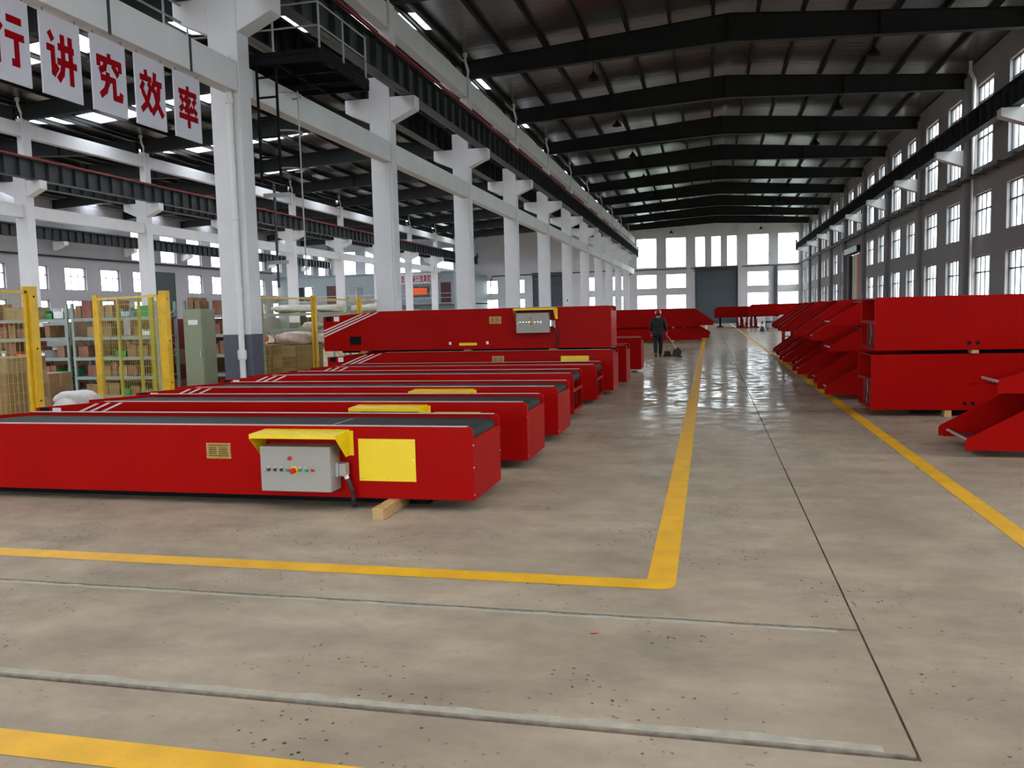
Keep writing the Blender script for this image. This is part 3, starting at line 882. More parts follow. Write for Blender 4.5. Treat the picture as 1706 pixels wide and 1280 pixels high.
conveyor(-1.92, 10.62, 'third red belt conveyor from the front, with a yellow hood', extras=ex, taper=.075, tl=1.0)
conveyor(-2.08, 12.90, 'fourth red belt conveyor from the front, with an open end frame', extras=[('plate', -2.56, .33)], end='open', taper=.075, tl=1.0, L=6.2)
conveyor(-1.99, 14.98, 'fifth red belt conveyor from the front, open end frame with a small motor', extras=[('plate', -2.56, .33)], end='open', taper=.075, tl=1.0, L=6.1)
conveyor(-1.88, 16.70, 'tall red belt conveyor at the bottom of the two-high stack', H=.83, L=6.2, extras=[('plate', -2.50, .58), ('panel', -1.06, .56, .57, .15)], group='tall red conveyors behind the front row')
conveyor(-1.90, 16.62, 'tall red belt conveyor on top of the stack, with grey control box and black opening', H=.83, z=.975, L=6.2,
         extras=[('plate', -2.50, .52), ('box', -1.89, .32), ('hood', -1.93, .81), ('patch', -3.38, -3.33, .10, .16, 'white', 'small_label'), ('patch', -2.58, -2.53, .10, .16, 'white', 'small_label'),
                 ('patch', -3.16, -2.78, .08, .135, 'yellow', 'yellow_strip'), ('patch', -5.60, -5.34, .13, .31, 'black', 'square_opening'), ('outline', -1.05, -.5, .30, .70)], group='tall red conveyors behind the front row')
conveyor(-1.80, 18.60, 'tall red conveyor end just behind the two-high stack', H=.83, L=6.2, Wd=.85, group='tall red conveyors behind the front row')
conveyor(-1.80, 22.75, 'last tall red conveyor of the left row, before the walking worker', H=.86, L=6.2, Wd=.85, group='tall red conveyors behind the front row')

# timber blocks
def timber(x0, x1, y0, y1, z0, z1, label, grp=None):
    o = MB().box(x0-(x0+x1)/2, x1-(x0+x1)/2, y0-(y0+y1)/2, y1-(y0+y1)/2, 0, z1-z0).build('timber_block', 'wood', bevel=.004, loc=((x0+x1)/2, (y0+y1)/2, z0))
    return tag(o, label, 'timber block', grp)
timber(-2.76, -2.66, 6.42, 7.7, 0, .098, 'squared timber block sticking out under the nearest conveyor')
timber(-6.9, -6.8, 7.1, 7.7, 0, .098, 'timber block under the rear end of the nearest conveyor')
for (x, lab) in ((-7.2, 'left'), (-4.9, 'middle'), (-3.1, 'right')):
    timber(x-.08, x+.08, 16.66, 17.5, .94, .972, 'flat timber spacer between the two stacked conveyors, %s one' % lab, 'spacers in the conveyor stack')

# ------------------------------------------------------------------ right-hand stacks: boxes and units with sloping noses
def nosed(x, y, z, H, nose, tip, Wd, L, label, grp, flip=False, m='red', rod=True, name='conveyor_section', gussets=False):
    """side panels with a sloping nose pointing to -x (or +x when flip)"""
    r = thing(name, (x, y, z), label, 'conveyor section', grp, rz=0)
    s = -1 if flip else 1
    prof = [(0, 0), (0, tip*.75), (.02, tip), (nose, H), (L, H), (L, 0)]
    T = .025
    P_ = [(s*a, b) for a, b in prof]
    for yy in (0, Wd-T): MB().prism(P_, yy, yy+T, 'y').build('side_panel', m, r, bevel=.002)
    fl = MB().box(*sorted((s*.05, s*L)), T, T+.06, .0, .02).box(*sorted((s*.05, s*L)), Wd-T-.06, Wd-T, .0, .02)
    fl.build('bottom_flange', m, r)
    MB().box(*sorted((s*nose, s*L)), T, Wd-T, H-.03, H-.01).build('deck', 'red2', r)
    MB().box(*sorted((s*(nose+.25), s*(nose+.28))), T, Wd-T, .02, H-.05).build('bulkhead', 'dred', r)
    if rod:
        MB().tube([(s*(nose*.12), T, tip*.55), (s*(nose*.12), Wd-T, tip*.55)], .018, 8).build('cross_rod', 'alu', r)
        MB().box(*sorted((s*nose*.18, s*nose*.5)), T, Wd-T, .03, .05).build('floor_plate', 'dred', r)
    return r
def box_unit(x, y, z, H, Wd, L, label, grp):
    r = thing('conveyor_section', (x, y, z), label, 'conveyor section', grp)
    T = .025
    MB().prism([(0, .0), (0, H-.02), (.02, H), (L, H), (L, 0)], 0, T, 'y').build('side_panel', 'red', r, bevel=.003)
    MB().prism([(0, .0), (0, H), (L, H), (L, 0)], Wd-T, Wd, 'y').build('side_panel', 'red', r, bevel=.003)
    MB().box(.02, L, T, Wd-T, H-.03, H-.01).build('deck', 'red2', r)
    MB().box(.0, .06, T, Wd-T, H*.50, H*.50+.05).box(0, .06, T, Wd-T, 0, .05).build('cross_rail', 'red2', r)
    MB().box(.03, .08, .3, .36, .05, H*.5).box(.03, .08, Wd-.4, Wd-.34, .05, H*.5).build('upright', 'dred', r)
    MB().box(.5, .53, T, Wd-T, .02, H-.04).build('bulkhead', 'dred', r)
    MB().tube([(.02, .45, H*.5), (.04, .5, H*.3), (.02, .47, H*.12), (.03, .49, .03)], .008, 6).build('loose_cable', 'alu', r)
    for k in range(2):
        MB().lathe([(0, -.002), (.03, -.002), (.03, 0)], (1.30+.11*k, 0, .10), 'y', 14).build('round_hole', 'black', r)
    MB().box(.6, L-.6, .15, .25, -.06, 0).box(.6, L-.6, Wd-.25, Wd-.15, -.06, 0).build('skid', 'black', r)
    return r
G2 = 'red conveyor sections stacked on the right'
box_unit(2.38, 13.52, .10, .84, 1.15, 6.9, 'big plain red conveyor section resting low on the floor at right', G2)
box_unit(2.42, 13.50, 1.00, .80, 1.15, 6.9, 'big plain red conveyor section on top, its two round holes near the lower edge', G2)
timber(3.74, 3.84, 13.46, 14.6, .945, .995, 'small timber spacer between the two big red sections', 'spacers in the right stacks')
timber(8.0, 8.1, 13.46, 14.6, .945, .995, 'timber spacer at the wall end of the two big red sections', 'spacers in the right stacks')
for k, x in enumerate((3.4, 8.2)): timber(x, x+.1, 13.5, 14.6, 0, .095, 'timber block under the lower big red section, %s end' % ('aisle', 'wall')[k], 'blocks under the right stacks')

nosed(2.72, 9.93, .08, .60, .85, .13, 1.13, 6.6, 'lower of the two nearest red sections whose open sloping noses enter at the right edge', G2)
nosed(3.02, 9.90, .71, .62, 1.35, .15, 1.13, 6.3, 'upper of the two nearest red sections whose open sloping noses enter at the right edge', G2)
for k, x in enumerate((4.4, 8.3)): timber(x, x+.1, 9.95, 11.0, 0, .078, 'timber block under the nearest nosed section, %s end' % ('aisle', 'wall')[k], 'blocks under the right stacks')
for k, x in enumerate((5.0, 8.0)): timber(x, x+.1, 9.95, 11.0, .682, .708, 'thin spacer between the two nearest nosed sections, %s one' % ('left', 'right')[k], 'spacers in the right stacks')
# three-high stack right behind the big boxes
nosed(2.02, 15.9, .10, .72, .95, .14, 1.1, 7.0, 'lowest red nosed section of the three-high stack behind the big plain boxes', G2)
nosed(2.08, 15.8, .88, .42, .56, .10, 1.1, 7.0, 'middle red nosed section of the three-high stack behind the big plain boxes', G2)
nosed(2.08, 15.8, 1.35, .42, .56, .09, 1.1, 7.0, 'top red nosed section of the three-high stack behind the big plain boxes', G2)
for (z0, z1, wh) in ((0, .098, 'under the lowest'), (.822, .878, 'above the lowest'), (1.302, 1.348, 'under the top')):
    for xx, sd in ((3.2, 'aisle'), (7.6, 'wall')):
        timber(xx, xx+.1, 15.85, 16.9, z0, z1, 'timber %s section of the three-high stack, %s end' % (wh, sd), 'spacers in the right stacks')
rows = [(18.2, 2.05), (20.6, 1.95), (22.9, 2.15), (25.2, 2.0), (27.6, 2.1), (30.0, 2.15)]
for k, (y, x) in enumerate(rows):
    wh = ['second', 'third', 'fourth', 'fifth', 'sixth', 'seventh'][k]
    nosed(x+.05, y, .10, .82, .95, .14, 1.15, 7.2, 'lower red nosed section of the %s stack along the right side of the aisle' % wh, G2)
    nosed(x, y, .98, .84, 1.0, .14, 1.15, 7.2, 'upper red nosed section of the %s stack along the right side of the aisle' % wh, G2)
    timber(x+1.4, x+1.5, y, y+1.15, 0, .098, 'timber block under the %s right-hand stack' % wh, 'blocks under the right stacks')
    timber(x+1.4, x+1.5, y, y+1.15, .925, .978, 'timber spacer in the middle of the %s right-hand stack' % wh, 'spacers in the right stacks')
    timber(x+5.4, x+5.5, y, y+1.15, 0, .098, 'timber block under the wall end of the %s right-hand stack' % wh, 'blocks under the right stacks')
# red frame trolley beyond the stacks
t = thing('frame_trolley', (2.75, 33.2, 0), 'small red and white frame trolley standing beyond the right stacks', 'trolley')
for (a, b) in ((0, 0), (1.0, 0), (0, .7), (1.0, .7)): MB().box(a-.03, a+.03, b-.03, b+.03, 0, 1.28).build('leg', 'red', t)
MB().box(-.05, 1.05, -.05, .75, 1.26, 1.32).build('top_frame', 'red', t)
MB().box(-.02, 1.02, -.02, .72, .55, .58).build('shelf', 'red2', t)
MB().box(-.035, -.03, -.03, .03, .7, 1.2).build('white_label', 'white', t)

# far left stacks (noses point to the aisle)
G3 = 'red conveyor sections stacked far down the left side'
for k, (y, x) in enumerate(((43.5, -.42), (46.0, .0), (49.0, -.2), (52.0, .05))):
    wh = ['nearest', 'second', 'third', 'farthest'][k]
    nosed(x, y, .12, .60, .75, .16, 1.1, 7.2, 'lower red nosed section of the %s far-left stack behind the worker' % wh, G3, flip=True)
    nosed(x+.2 if k else x-.35, y, .80, .92, 1.1, .16, 1.1, 7.2, 'upper red nosed section of the %s far-left stack behind the worker' % wh, G3, flip=True)
    for xx in (x-1.4, x-6.5):
        timber(xx-.05, xx+.05, y, y+1.1, 0, .118, 'timber block under the %s far-left stack' % wh, 'blocks under the far-left stacks')
        timber(xx-.05, xx+.05, y, y+1.1, .722, .798, 'timber spacer inside the %s far-left stack' % wh, 'spacers in the far-left stacks')

# far machines across the end of the hall
G4 = 'red machines at the far end of the hall'
for k, (x, y, z, lab) in enumerate(((.42, 76, .85, 'red conveyor boom on black stands, nearest the grey shutter door'), (3.3, 74.2, 1.0, 'red conveyor boom on black stands, behind the white drums'))):
    r = thing('conveyor_boom', (x, y, 0), lab, 'conveyor', G4)
    MB().prism([(0, z), (0, z+.75), (.25, z+.95), (5.5, z+.95), (5.5, z+.05), (2.6, z)], 0, .9, 'y').build('boom', 'red', r)
    MB().box(.2, 5.4, -.02, 0, z+.86, z+.90).build('top_trim', 'red2', r)
    for q in (.5, 2.3, 4.6):
        MB().prism([(q-.3, 0), (q+.3, 0), (q+.3, .08), (q+.08, .12), (q+.08, z), (q-.08, z), (q-.08, .12), (q-.3, .08)], .2, .7, 'y').build('stand', 'black', r)
random.seed(11)
for k in range(14):
    x = 2.2+.36*(k % 5)+random.uniform(0, .05); y = 71.6+.6*(k//5); z = 0
    r = MB().prism([(0, 0), (.34, 0), (.34, .08), (.12, .08), (.12, .5+.25*(k % 3)), (0, .5+.25*(k % 3))], -.16, .16, 'y').tube([(.06, -.2, .3), (.06, .2, .3)], .09, 10).build('steel_bracket', 'red' if k % 3 else 'dred', loc=(x, y, z))
    r.rotation_euler = (0, 0, random.uniform(-.15, .15))
    tag(r, 'small red steel bracket in the heap at the far end of the aisle', 'bracket', 'heap of red brackets')
for k in range(3):
    r = MB().lathe([(0, 0), (.29, 0), (.30, .02), (.285, .04), (.285, .29), (.30, .30), (.30, .32), (.285, .34), (.285, .60), (.30, .61), (.30, .63), (.285, .65), (.285, .87), (.30, .89), (.29, .90), (0, .885)], (0, 0, 0), 'z', 24)
    d = thing('steel_drum', (4.75+.66*k, 71.5, 0), 'white steel drum on the floor far down the hall, %s of three' % ['left', 'middle', 'right'][k], 'drum', 'white drums')
    r.build('drum_body', 'drum', d, smooth=True)
    MB().lathe([(.287, .40), (.289, .40), (.289, .54), (.287, .54)], (0, 0, 0), 'z', 24).build('drum_band', 'dado', d)
r = thing('traffic_cone', (3.62, 61.5, 0), 'dark warning cone on the floor far down the hall', 'cone')
MB().lathe([(0, .72), (.03, .72), (.04, .70), (.17, .04), (0, .04)], (0, 0, 0), 'z', 16).build('cone', 'rubber', r, smooth=True)
MB().box(-.21, .21, -.21, .21, 0, .04).build('base', 'rubber', r)
MB().lathe([(.075, .52), (.112, .33), (.114, .33), (.077, .52)], (0, 0, 0), 'z', 16).build('white_band', 'white', r, smooth=True)
r = MB().tube([(3.8, 61.6, .22), (7.6, 61.6, .2)], .02, 6).build('barrier_pole', 'steel')
r['label'] = 'thin barrier pole lying low between the cone and the right stacks'; r['category'] = 'pole'
for k in range(2): 
    q = MB().box(-.04, .04, -.04, .04, 0, .2).build('foot', 'steel', r, loc=(4.0+3.4*k, 61.6, 0))

# ------------------------------------------------------------------ worker with broom and dustpan
def skin(name, pts, edges, radii, m, parent, sub=2, root=0):
    me = bpy.data.meshes.new(name); me.from_pydata([tuple(p) for p in pts], edges, [])
    o = bpy.data.objects.new(name, me); COL.objects.link(o); o.parent = parent
    sk = o.modifiers.new('skin', 'SKIN'); sk.use_smooth_shade = True
    for i, r in enumerate(radii):
        v = me.skin_vertices[0].data[i]; v.radius = (r, r) if not isinstance(r, tuple) else r
        v.use_root = (i == root)
    ss = o.modifiers.new('sub', 'SUBSURF'); ss.levels = sub; ss.render_levels = sub
    dg = bpy.context.evaluated_depsgraph_get()
    me2 = bpy.data.meshes.new_from_object(o.evaluated_get(dg))
    o.modifiers.clear(); o.data = me2; me2.materials.clear(); me2.materials.append(M[m])
    return o
P = thing('person', (-1.80, 30.45, 0), 'person in dark work clothes and red helmet walking away with a broom and dustpan', 'person', rz=0)
# facing +y (away), right hand at +x
body = [(0, 0, .90), (0, 0, 1.08), (0, .03, 1.28), (0, .06, 1.38), (0, .09, 1.46), (0, .11, 1.56),
        (.10, .0, .86), (.085, .10, .48), (.07, .02, .08), (.07, .13, .04),
        (-.10, .0, .86), (-.09, -.02, .47), (-.08, -.22, .12), (-.08, -.12, .05),
        (.19, .04, 1.33), (.27, .00, 1.08), (.29, .10, .86), (.29, .13, .80),
        (-.19, .04, 1.33), (-.26, -.02, 1.08), (-.25, .10, .88), (-.25, .13, .82)]
ed = [(0, 1), (1, 2), (2, 3), (3, 4), (4, 5), (0, 6), (6, 7), (7, 8), (8, 9), (0, 10), (10, 11), (11, 12), (12, 13), (2, 14), (14, 15), (15, 16), (16, 17), (2, 18), (18, 19), (19, 20), (20, 21)]
ra = [.13, .12, .14, .06, .055, .09, .085, .058, .025, .02, .085, .058, .025, .02, .058, .042, .03, .032, .058, .042, .03, .032]
bo = skin('body', body, ed, ra, 'skin', P)
jk = [(0, 0, .82), (0, .0, .95), (0, .01, 1.12), (0, .03, 1.28), (0, .05, 1.385), (.19, .04, 1.33), (.275, .0, 1.08), (.29, .08, .91), (-.19, .04, 1.33), (-.265, -.02, 1.08), (-.255, .08, .92)]
je = [(0, 1), (1, 2), (2, 3), (3, 4), (3, 5), (5, 6), (6, 7), (3, 8), (8, 9), (9, 10)]
jr = [(.20, .16), (.19, .155), (.185, .155), (.19, .14), (.085, .075), .085, .068, .055, .085, .068, .055]
j = skin('jacket', jk, je, jr, 'navy', P, root=1)
tr = [(0, 0, .90), (.095, .0, .80), (.085, .10, .48), (.07, .02, .07), (-.095, .0, .80), (-.09, -.02, .47), (-.08, -.21, .12)]
skin('trousers', tr, [(0, 1), (1, 2), (2, 3), (0, 4), (4, 5), (5, 6)], [.15, .11, .085, .068, .11, .085, .068], 'trouser', P)
# shoes, one per foot, shaped sole and toe
def shoe(x, y, z, tilt):
    s = skin('shoe', [(0, -.06, .04), (0, .04, .045), (0, .13, .035), (0, .19, .03)], [(0, 1), (1, 2), (2, 3)], [.045, .05, .042, .032], 'rubber', P, 1)
    s.location = (x, y, z); s.rotation_euler = (tilt, 0, 0)
shoe(.07, .02, 0, 0); shoe(-.08, -.20, .055, -.45)
hd = MB().lathe([(0, -.13), (.045, -.125), (.075, -.08), (.088, 0), (.082, .06), (.05, .11), (0, .125)], (0, .10, 1.55), 'z', 18)
h = hd.build('head', 'skin', P, smooth=True)
for s in (-1, 1):
    MB().lathe([(0, -.012), (.02, -.008), (.026, 0), (.02, .008), (0, .012)], (s*.09, .10, 1.545), 'x', 10).build('ear', 'skin', h, smooth=True)
MB().prism([(-.012, 1.52), (.012, 1.52), (.004, 1.56)], .185, .21, 'y').build('nose', 'skin', h)
for s in (-1, 1): MB().lathe([(0, 0), (.009, 0), (.006, .004), (0, .005)], (s*.032, .183, 1.565), 'y', 8).build('eye', 'hair', h)
MB().box(-.024, .024, .178, .184, 1.488, 1.496).build('mouth', 'redbtn', h)
MB().lathe([(.06, -.09), (.084, -.06), (.094, 0), (.09, .06), (.0, .10)], (0, .088, 1.56), 'z', 18).build('hair', 'hair', P, smooth=True)
hm = MB().lathe([(.128, .02), (.122, .03), (.114, .05), (.106, .09), (.075, .135), (0, .155)], (0, .10, 1.545), 'z', 22)
hm.prism([(-.09, .2), (.09, .2), (.06, .265), (-.06, .265)], 1.563, 1.572, 'z')
hm.build('helmet', 'helmet', P, smooth=True)
# hands: palm plus five bent fingers
def hand(x, y, z, s):
    pal = skin('hand', [(x, y, z), (x, y+.015, z-.05), (x, y+.02, z-.08)], [(0, 1), (1, 2)], [.026, .034, .03], 'skin', P, 1)
    for k, (dx, L_) in enumerate(((-.024, .055), (-.008, .065), (.008, .062), (.024, .048))):
        q = MB().tube([(x+dx, y+.02, z-.085), (x+dx, y+.03, z-.085-L_*.5), (x+dx, y+.012, z-.085-L_*.85), (x+dx, y-.008, z-.085-L_*.8)], .009, 6, .006).build('finger', 'skin', pal, smooth=True)
    MB().tube([(x-s*.026, y+.01, z-.03), (x-s*.045, y+.03, z-.06), (x-s*.035, y+.04, z-.085)], .011, 6, .008).build('thumb', 'skin', pal, smooth=True)
hand(.29, .13, .86, 1); hand(-.25, .13, .88, -1)
# long-handled broom and dustpan
b = thing('broom', (-1.48, 30.55, 0), 'broom with a thin handle held in the right hand of the worker', 'broom')
MB().tube([(-.025, .03, .98), (.0, .1, .20)], .012, 8).build('handle', 'wood', b, smooth=True)
MB().prism([(-.15, 0), (.15, 0), (.10, .20), (-.10, .20)], .07, .13, 'y').build('bristles', 'rubber', b)
d = thing('dustpan', (-1.17, 30.5, 0), 'black long-handled dustpan beside the worker', 'dustpan')
MB().tube([(-.28, .03, .72), (.0, 0, .30)], .012, 8).build('handle', 'alu', d, smooth=True)
MB().prism([(-.14, .02), (.16, .0), (.20, .22), (.08, .34), (-.10, .24)], -.15, .15, 'y').build('scoop', 'rubber', d)
MB().box(.12, .22, -.17, .17, 0, .02).build('lip', 'black', d)

# ------------------------------------------------------------------ storage area behind the fence
XF = -8.95
def fence_post(y, label, h=2.22, w=.10, m='fyellow', x=XF, holes=True):
    r = thing('fence_post', (x, y, 0), label, 'fence post', 'yellow fence posts')
    MB().box(-w/2, w/2, -w/2, w/2, 0, h).build('post', m, r, bevel=.006)
    if holes:
        hh = MB()
        for z in (h-.14, h*.62, h*.30):
            for dy in (-.0,): hh.lathe([(0, .003), (.014, .003), (.014, 0)], (w/2, dy, z), 'x', 10)
        hh.build('bolt_hole', 'black', r)
    MB().box(-w*.9, w*.9, -w*.9, w*.9, 0, .012).build('base_plate', m, r)
    return r
def mesh_panel(xa, ya, xb, yb, label, z0=.12, z1=2.16, m='olive'):
    L = math.hypot(xb-xa, yb-ya); a = math.atan2(yb-ya, xb-xa)
    r = thing('mesh_fence', (xa, ya, 0), label, 'fence panel', 'wire mesh fence panels', rz=a)
    MB().box(0, L, -.015, .015, z1-.035, z1).box(0, L, -.015, .015, z0, z0+.035).box(0, .035, -.015, .015, z0, z1).box(L-.035, L, -.015, .015, z0, z1).build('panel_frame', 'fyellow' if m == 'olive' else m, r)
    w = MB(); n_ = int(L/.075)
    for k in range(1, n_): x = L*k/n_; w.box(x-.0025, x+.0025, -.0025, .0025, z0, z1)
    n_ = int((z1-z0)/.13)
    for k in range(1, n_): z = z0+(z1-z0)*k/n_; w.box(0, L, -.0025, .0025, z-.0025, z+.0025)
    w.build('wire_mesh', m, r)
    return r
fence_post(9.55, 'thick yellow fence post at the far left, behind the second conveyor', w=.13)
fence_post(12.42, 'thick yellow fence post midway between the left edge and the big column', w=.13)
fence_post(17.9, 'yellow fence post between the big column and the stacked conveyors', w=.11)
fence_post(20.5, 'yellow fence post showing just above the stacked conveyors', w=.11)
fence_post(23.2, 'yellow fence post hidden low behind the stacked conveyors', w=.11)
mesh_panel(XF, 7.1, XF, 9.48, 'wire mesh fence panel at the far left edge')
mesh_panel(XF, 17.97, XF, 20.43, 'wire mesh fence panel behind the stacked conveyors, nearer one')
mesh_panel(XF, 20.57, XF, 23.1, 'wire mesh fence panel behind the stacked conveyors, farther one')
mesh_panel(XF, 14.75, XF, 17.83, 'wire mesh fence panel just right of the big column')
fence_post(13.9, 'olive yellow fence post left of the sage green locker', w=.08, x=-10.3, m='olive', holes=False)
mesh_panel(XF-.1, 12.42, -11.0, 13.3, 'open wire mesh gate leaf swung back into the storage area')
fence_post(13.4, 'thick yellow gate post at the end of the open gate leaf', w=.10, x=-11.1, m='fyellow')
for k, x in enumerate((-9.7, -10.35)):
    fence_post(12.75+k*.28, 'thin olive upright of the open gate, %s one' % ('right', 'left')[k], w=.045, x=x, m='olive', holes=False, h=2.15)

def rack(x, y, w, d, h, levels, label, bays=1, rz=0):
    r = thing('storage_rack', (x, y, 0), label, 'rack', 'steel storage racks', rz=rz)
    for i in (0, 1):
        for j in (0, 1):
            xx = i*(w-.06); yy = j*(d-.05)
            MB().box(xx, xx+.06, yy, yy+.05, 0, h).build('upright', 'rack', r)
    for z in levels:
        s = MB().box(0, w, 0, d, z-.015, z).box(0, w, -.005, .03, z-.07, z).build('shelf', 'rack', r)
    br = MB()
    for xx in (.03, w-.03):
        k = 0; z = .3
        while z < h-.5:
            br.tube([(xx, .03 if k % 2 else d-.03, z), (xx, d-.03 if k % 2 else .03, z+.42)], .010, 5); z += .42; k += 1
    br.build('side_brace', 'rack', r)
    return r
LV = [.10, .52, .95, 1.40, 1.82]
racks = []
for (x, y, w, lab) in ((-17.15, 15.9, 3.2, 'grey-green storage rack at the far left edge behind the mesh'), (-13.85, 15.9, 2.2, 'grey-green storage rack full of parts behind the open gate'), (-11.5, 16.6, 1.6, 'grey-green storage rack just left of the sage locker')):
    rack(x, y, w, .7, 2.15, LV, lab); racks.append((x, y, w))
rack(-11.6, 20.0, 2.6, .8, 1.845, [.15, .95, 1.42, 1.84], 'pale rack with white sacks on top, right of the big column')
rack(-11.4, 24.0, 2.2, .8, 1.845, [.15, 1.0, 1.84], 'pale rack with a long white roll on top, farther behind the fence')

CN = {'n': 0}
def carton(x, y, z, w, d, h, m, lab, rz=0, grp='cartons in the storage area', flaps=False):
    o = thing('cardboard_box', (x, y, z), lab, 'box', grp, rz=rz)
    MB().box(-w/2, w/2, -d/2, d/2, 0, h).build('carton', m, o, bevel=.004)
    MB().box(-w/2-.001, w/2+.001, -.025, .025, h*.72, h+.001).build('packing_tape', 'card2' if m != 'card2' else 'card', o)
    return o
random.seed(21)
def clutter(x, y, w, d, lv, lab):
    for li, z in enumerate(lv):
        top = lv[li+1]-.09 if li+1 < len(lv) else z+.42
        xx = x+.09
        while xx < x+w-.25:
            bw = random.uniform(.14, .34); bh = random.uniform(.6, .97)*(top-z); bd = random.uniform(.3, .55)
            if xx+bw > x+w-.08: break
            t_ = random.random()
            cx, cy = xx+bw/2, y+bd/2+.04
            if li == len(lv)-1 and (-15.85 < cx < -14.75 or -12.45 < cx < -11.55):
                xx += bw; continue
            if t_ < .55:
                m = random.choice(['card', 'card', 'card2', 'card3'])
                carton(cx, cy, z, bw-.02, bd, bh, m, 'brown cardboard carton on '+lab)
            elif t_ < .8:
                m = random.choice(['bblue', 'white', 'bgreen', 'boxgrey', 'orange'])
                r = thing('parts_bin', (cx, cy, z), 'open plastic parts bin on '+lab, 'bin', 'parts bins')
                hh = bh*.6; a = bw/2-.01; b2 = bd/2
                MB().prism([(-a, 0), (a, 0), (a, hh), (a-.012, hh), (a-.012, .012), (-a+.012, .012), (-a+.012, hh), (-a, hh)], -b2, b2, 'y').box(-a, a, -b2, -b2+.012, 0, hh*.7).box(-a, a, b2-.012, b2, 0, hh).build('bin_shell', m, r)
                mm = MB()
                for q in range(6):
                    qx = random.uniform(-a*.7, a*.7); qy = random.uniform(-b2*.7, b2*.7)
                    mm.tube([(qx, qy, hh*.3), (qx+random.uniform(-.05, .05), qy, hh*random.uniform(.7, 1.15))], .02, 6)
                mm.build('metal_parts', random.choice(['chrome', 'steel', 'debris']), r)['kind'] = 'stuff'
            xx += bw+random.uniform(.0, .02)
for (x, y, w), lab in zip(racks, ('the rack at the far left edge', 'the rack behind the open gate', 'the rack left of the sage locker')): clutter(x, y, w, .7, LV, lab)
# named items on the top shelf
o = carton(-15.3, 16.2, 1.82, .75, .5, .28, 'card2', 'wide pale carton on top of the left rack')
r = thing('plastic_crate', (-12.0, 16.2, 1.82), 'green plastic crate on the top shelf behind the gate', 'crate')
MB().prism([(-.24, 0), (.24, 0), (.26, .24), (.245, .24), (.23, .015), (-.23, .015), (-.245, .24), (-.26, .24)], -.17, .17, 'y').box(-.25, .25, -.18, -.165, 0, .24).box(-.25, .25, .165, .18, 0, .24).build('crate_shell', 'bgreen', r)
MB().box(-.27, .27, -.19, .19, .225, .245).build('rim', 'bgreen', r)
# locker
r = thing('locker', (-10.28, 15.15, 0), 'tall sage green metal locker with a white label, against the big column', 'locker')
MB().box(-.22, .22, 0, .45, .08, 1.94).build('cabinet', 'locker', r, bevel=.006)
MB().box(-.205, .205, -.012, 0, .10, 1.92).build('door', 'locker', r, bevel=.003)
MB().box(-.10, .12, -.015, -.011, 1.62, 1.72).build('paper_label', 'white', r)
MB().box(.15, .17, -.03, -.012, .95, 1.10).build('handle', 'chrome', r)
MB().box(-.2, .2, .03, .42, 0, .08).build('plinth', 'black', r)
# red-brown bin rack between
r = thing('steel_bin', (-12.3, 18.7, 0), 'rust red steel bin behind the mesh left of the locker', 'bin')
MB().prism([(-.7, 1.42), (.7, 1.42), (.75, 1.75), (-.75, 1.75)], -.4, .4, 'y').build('tray', 'dred', r)
for a in (-.65, .65):
    for b_ in (-.35, .35): MB().box(a-.025, a+.025, b_-.025, b_+.025, 0, 1.42).build('leg', 'steel', r)
# carton stacks on the floor
random.seed(5)
for (bx, by, nx, ny, nz, w, d, h, m, lab) in ((-10.4, 10.0, 2, 2, 6, .46, .36, .205, 'card', 'brown cardboard carton in the neat stack at the far left edge'),
                                            (-11.25, 18.55, 4, 1, 4, .34, .34, .27, 'card', 'brown cardboard carton in the pile right of the big column'),
                                            (-9.85, 18.45, 2, 2, 4, .36, .34, .26, 'card3', 'red-printed cardboard carton in the pile beside the stacked conveyors')):
    for i in range(nx):
        for j in range(ny):
            for k in range(nz - (1 if random.random() < .25 and nz < 5 else 0)):
                carton(bx+i*(w+.02)+random.uniform(-.01, .01), by+j*(d+.02), k*(h+.001), w, d, h, random.choice([m, m, 'card', 'card2']), lab, rz=random.uniform(-.03, .03), grp=lab+'s')
for i in range(13):
    for k in range(random.choice((3, 4, 5))):
        carton(-17.0+i*.56, 17.45, k*.351, .54, .5, .35, random.choice(['card', 'card', 'card3', 'dred']), 'brown carton in the long wall of cartons behind the racks', rz=random.uniform(-.02, .02), grp='wall of cartons behind the racks')
for (x, y, w, d, h, lab) in ((-9.9, 11.35, 1.1, .5, .34, 'long flat cardboard box on the floor behind the second conveyor'), (-9.9, 12.15, .9, .5, .42, 'low cardboard box on the floor by the gate post'), (-11.4, 12.4, .6, .5, .85, 'tall cardboard box standing beside the open gate leaf')):
    carton(x, y, 0, w, d, h, 'card', lab, rz=random.uniform(-.2, .2), grp='single cartons on the floor')
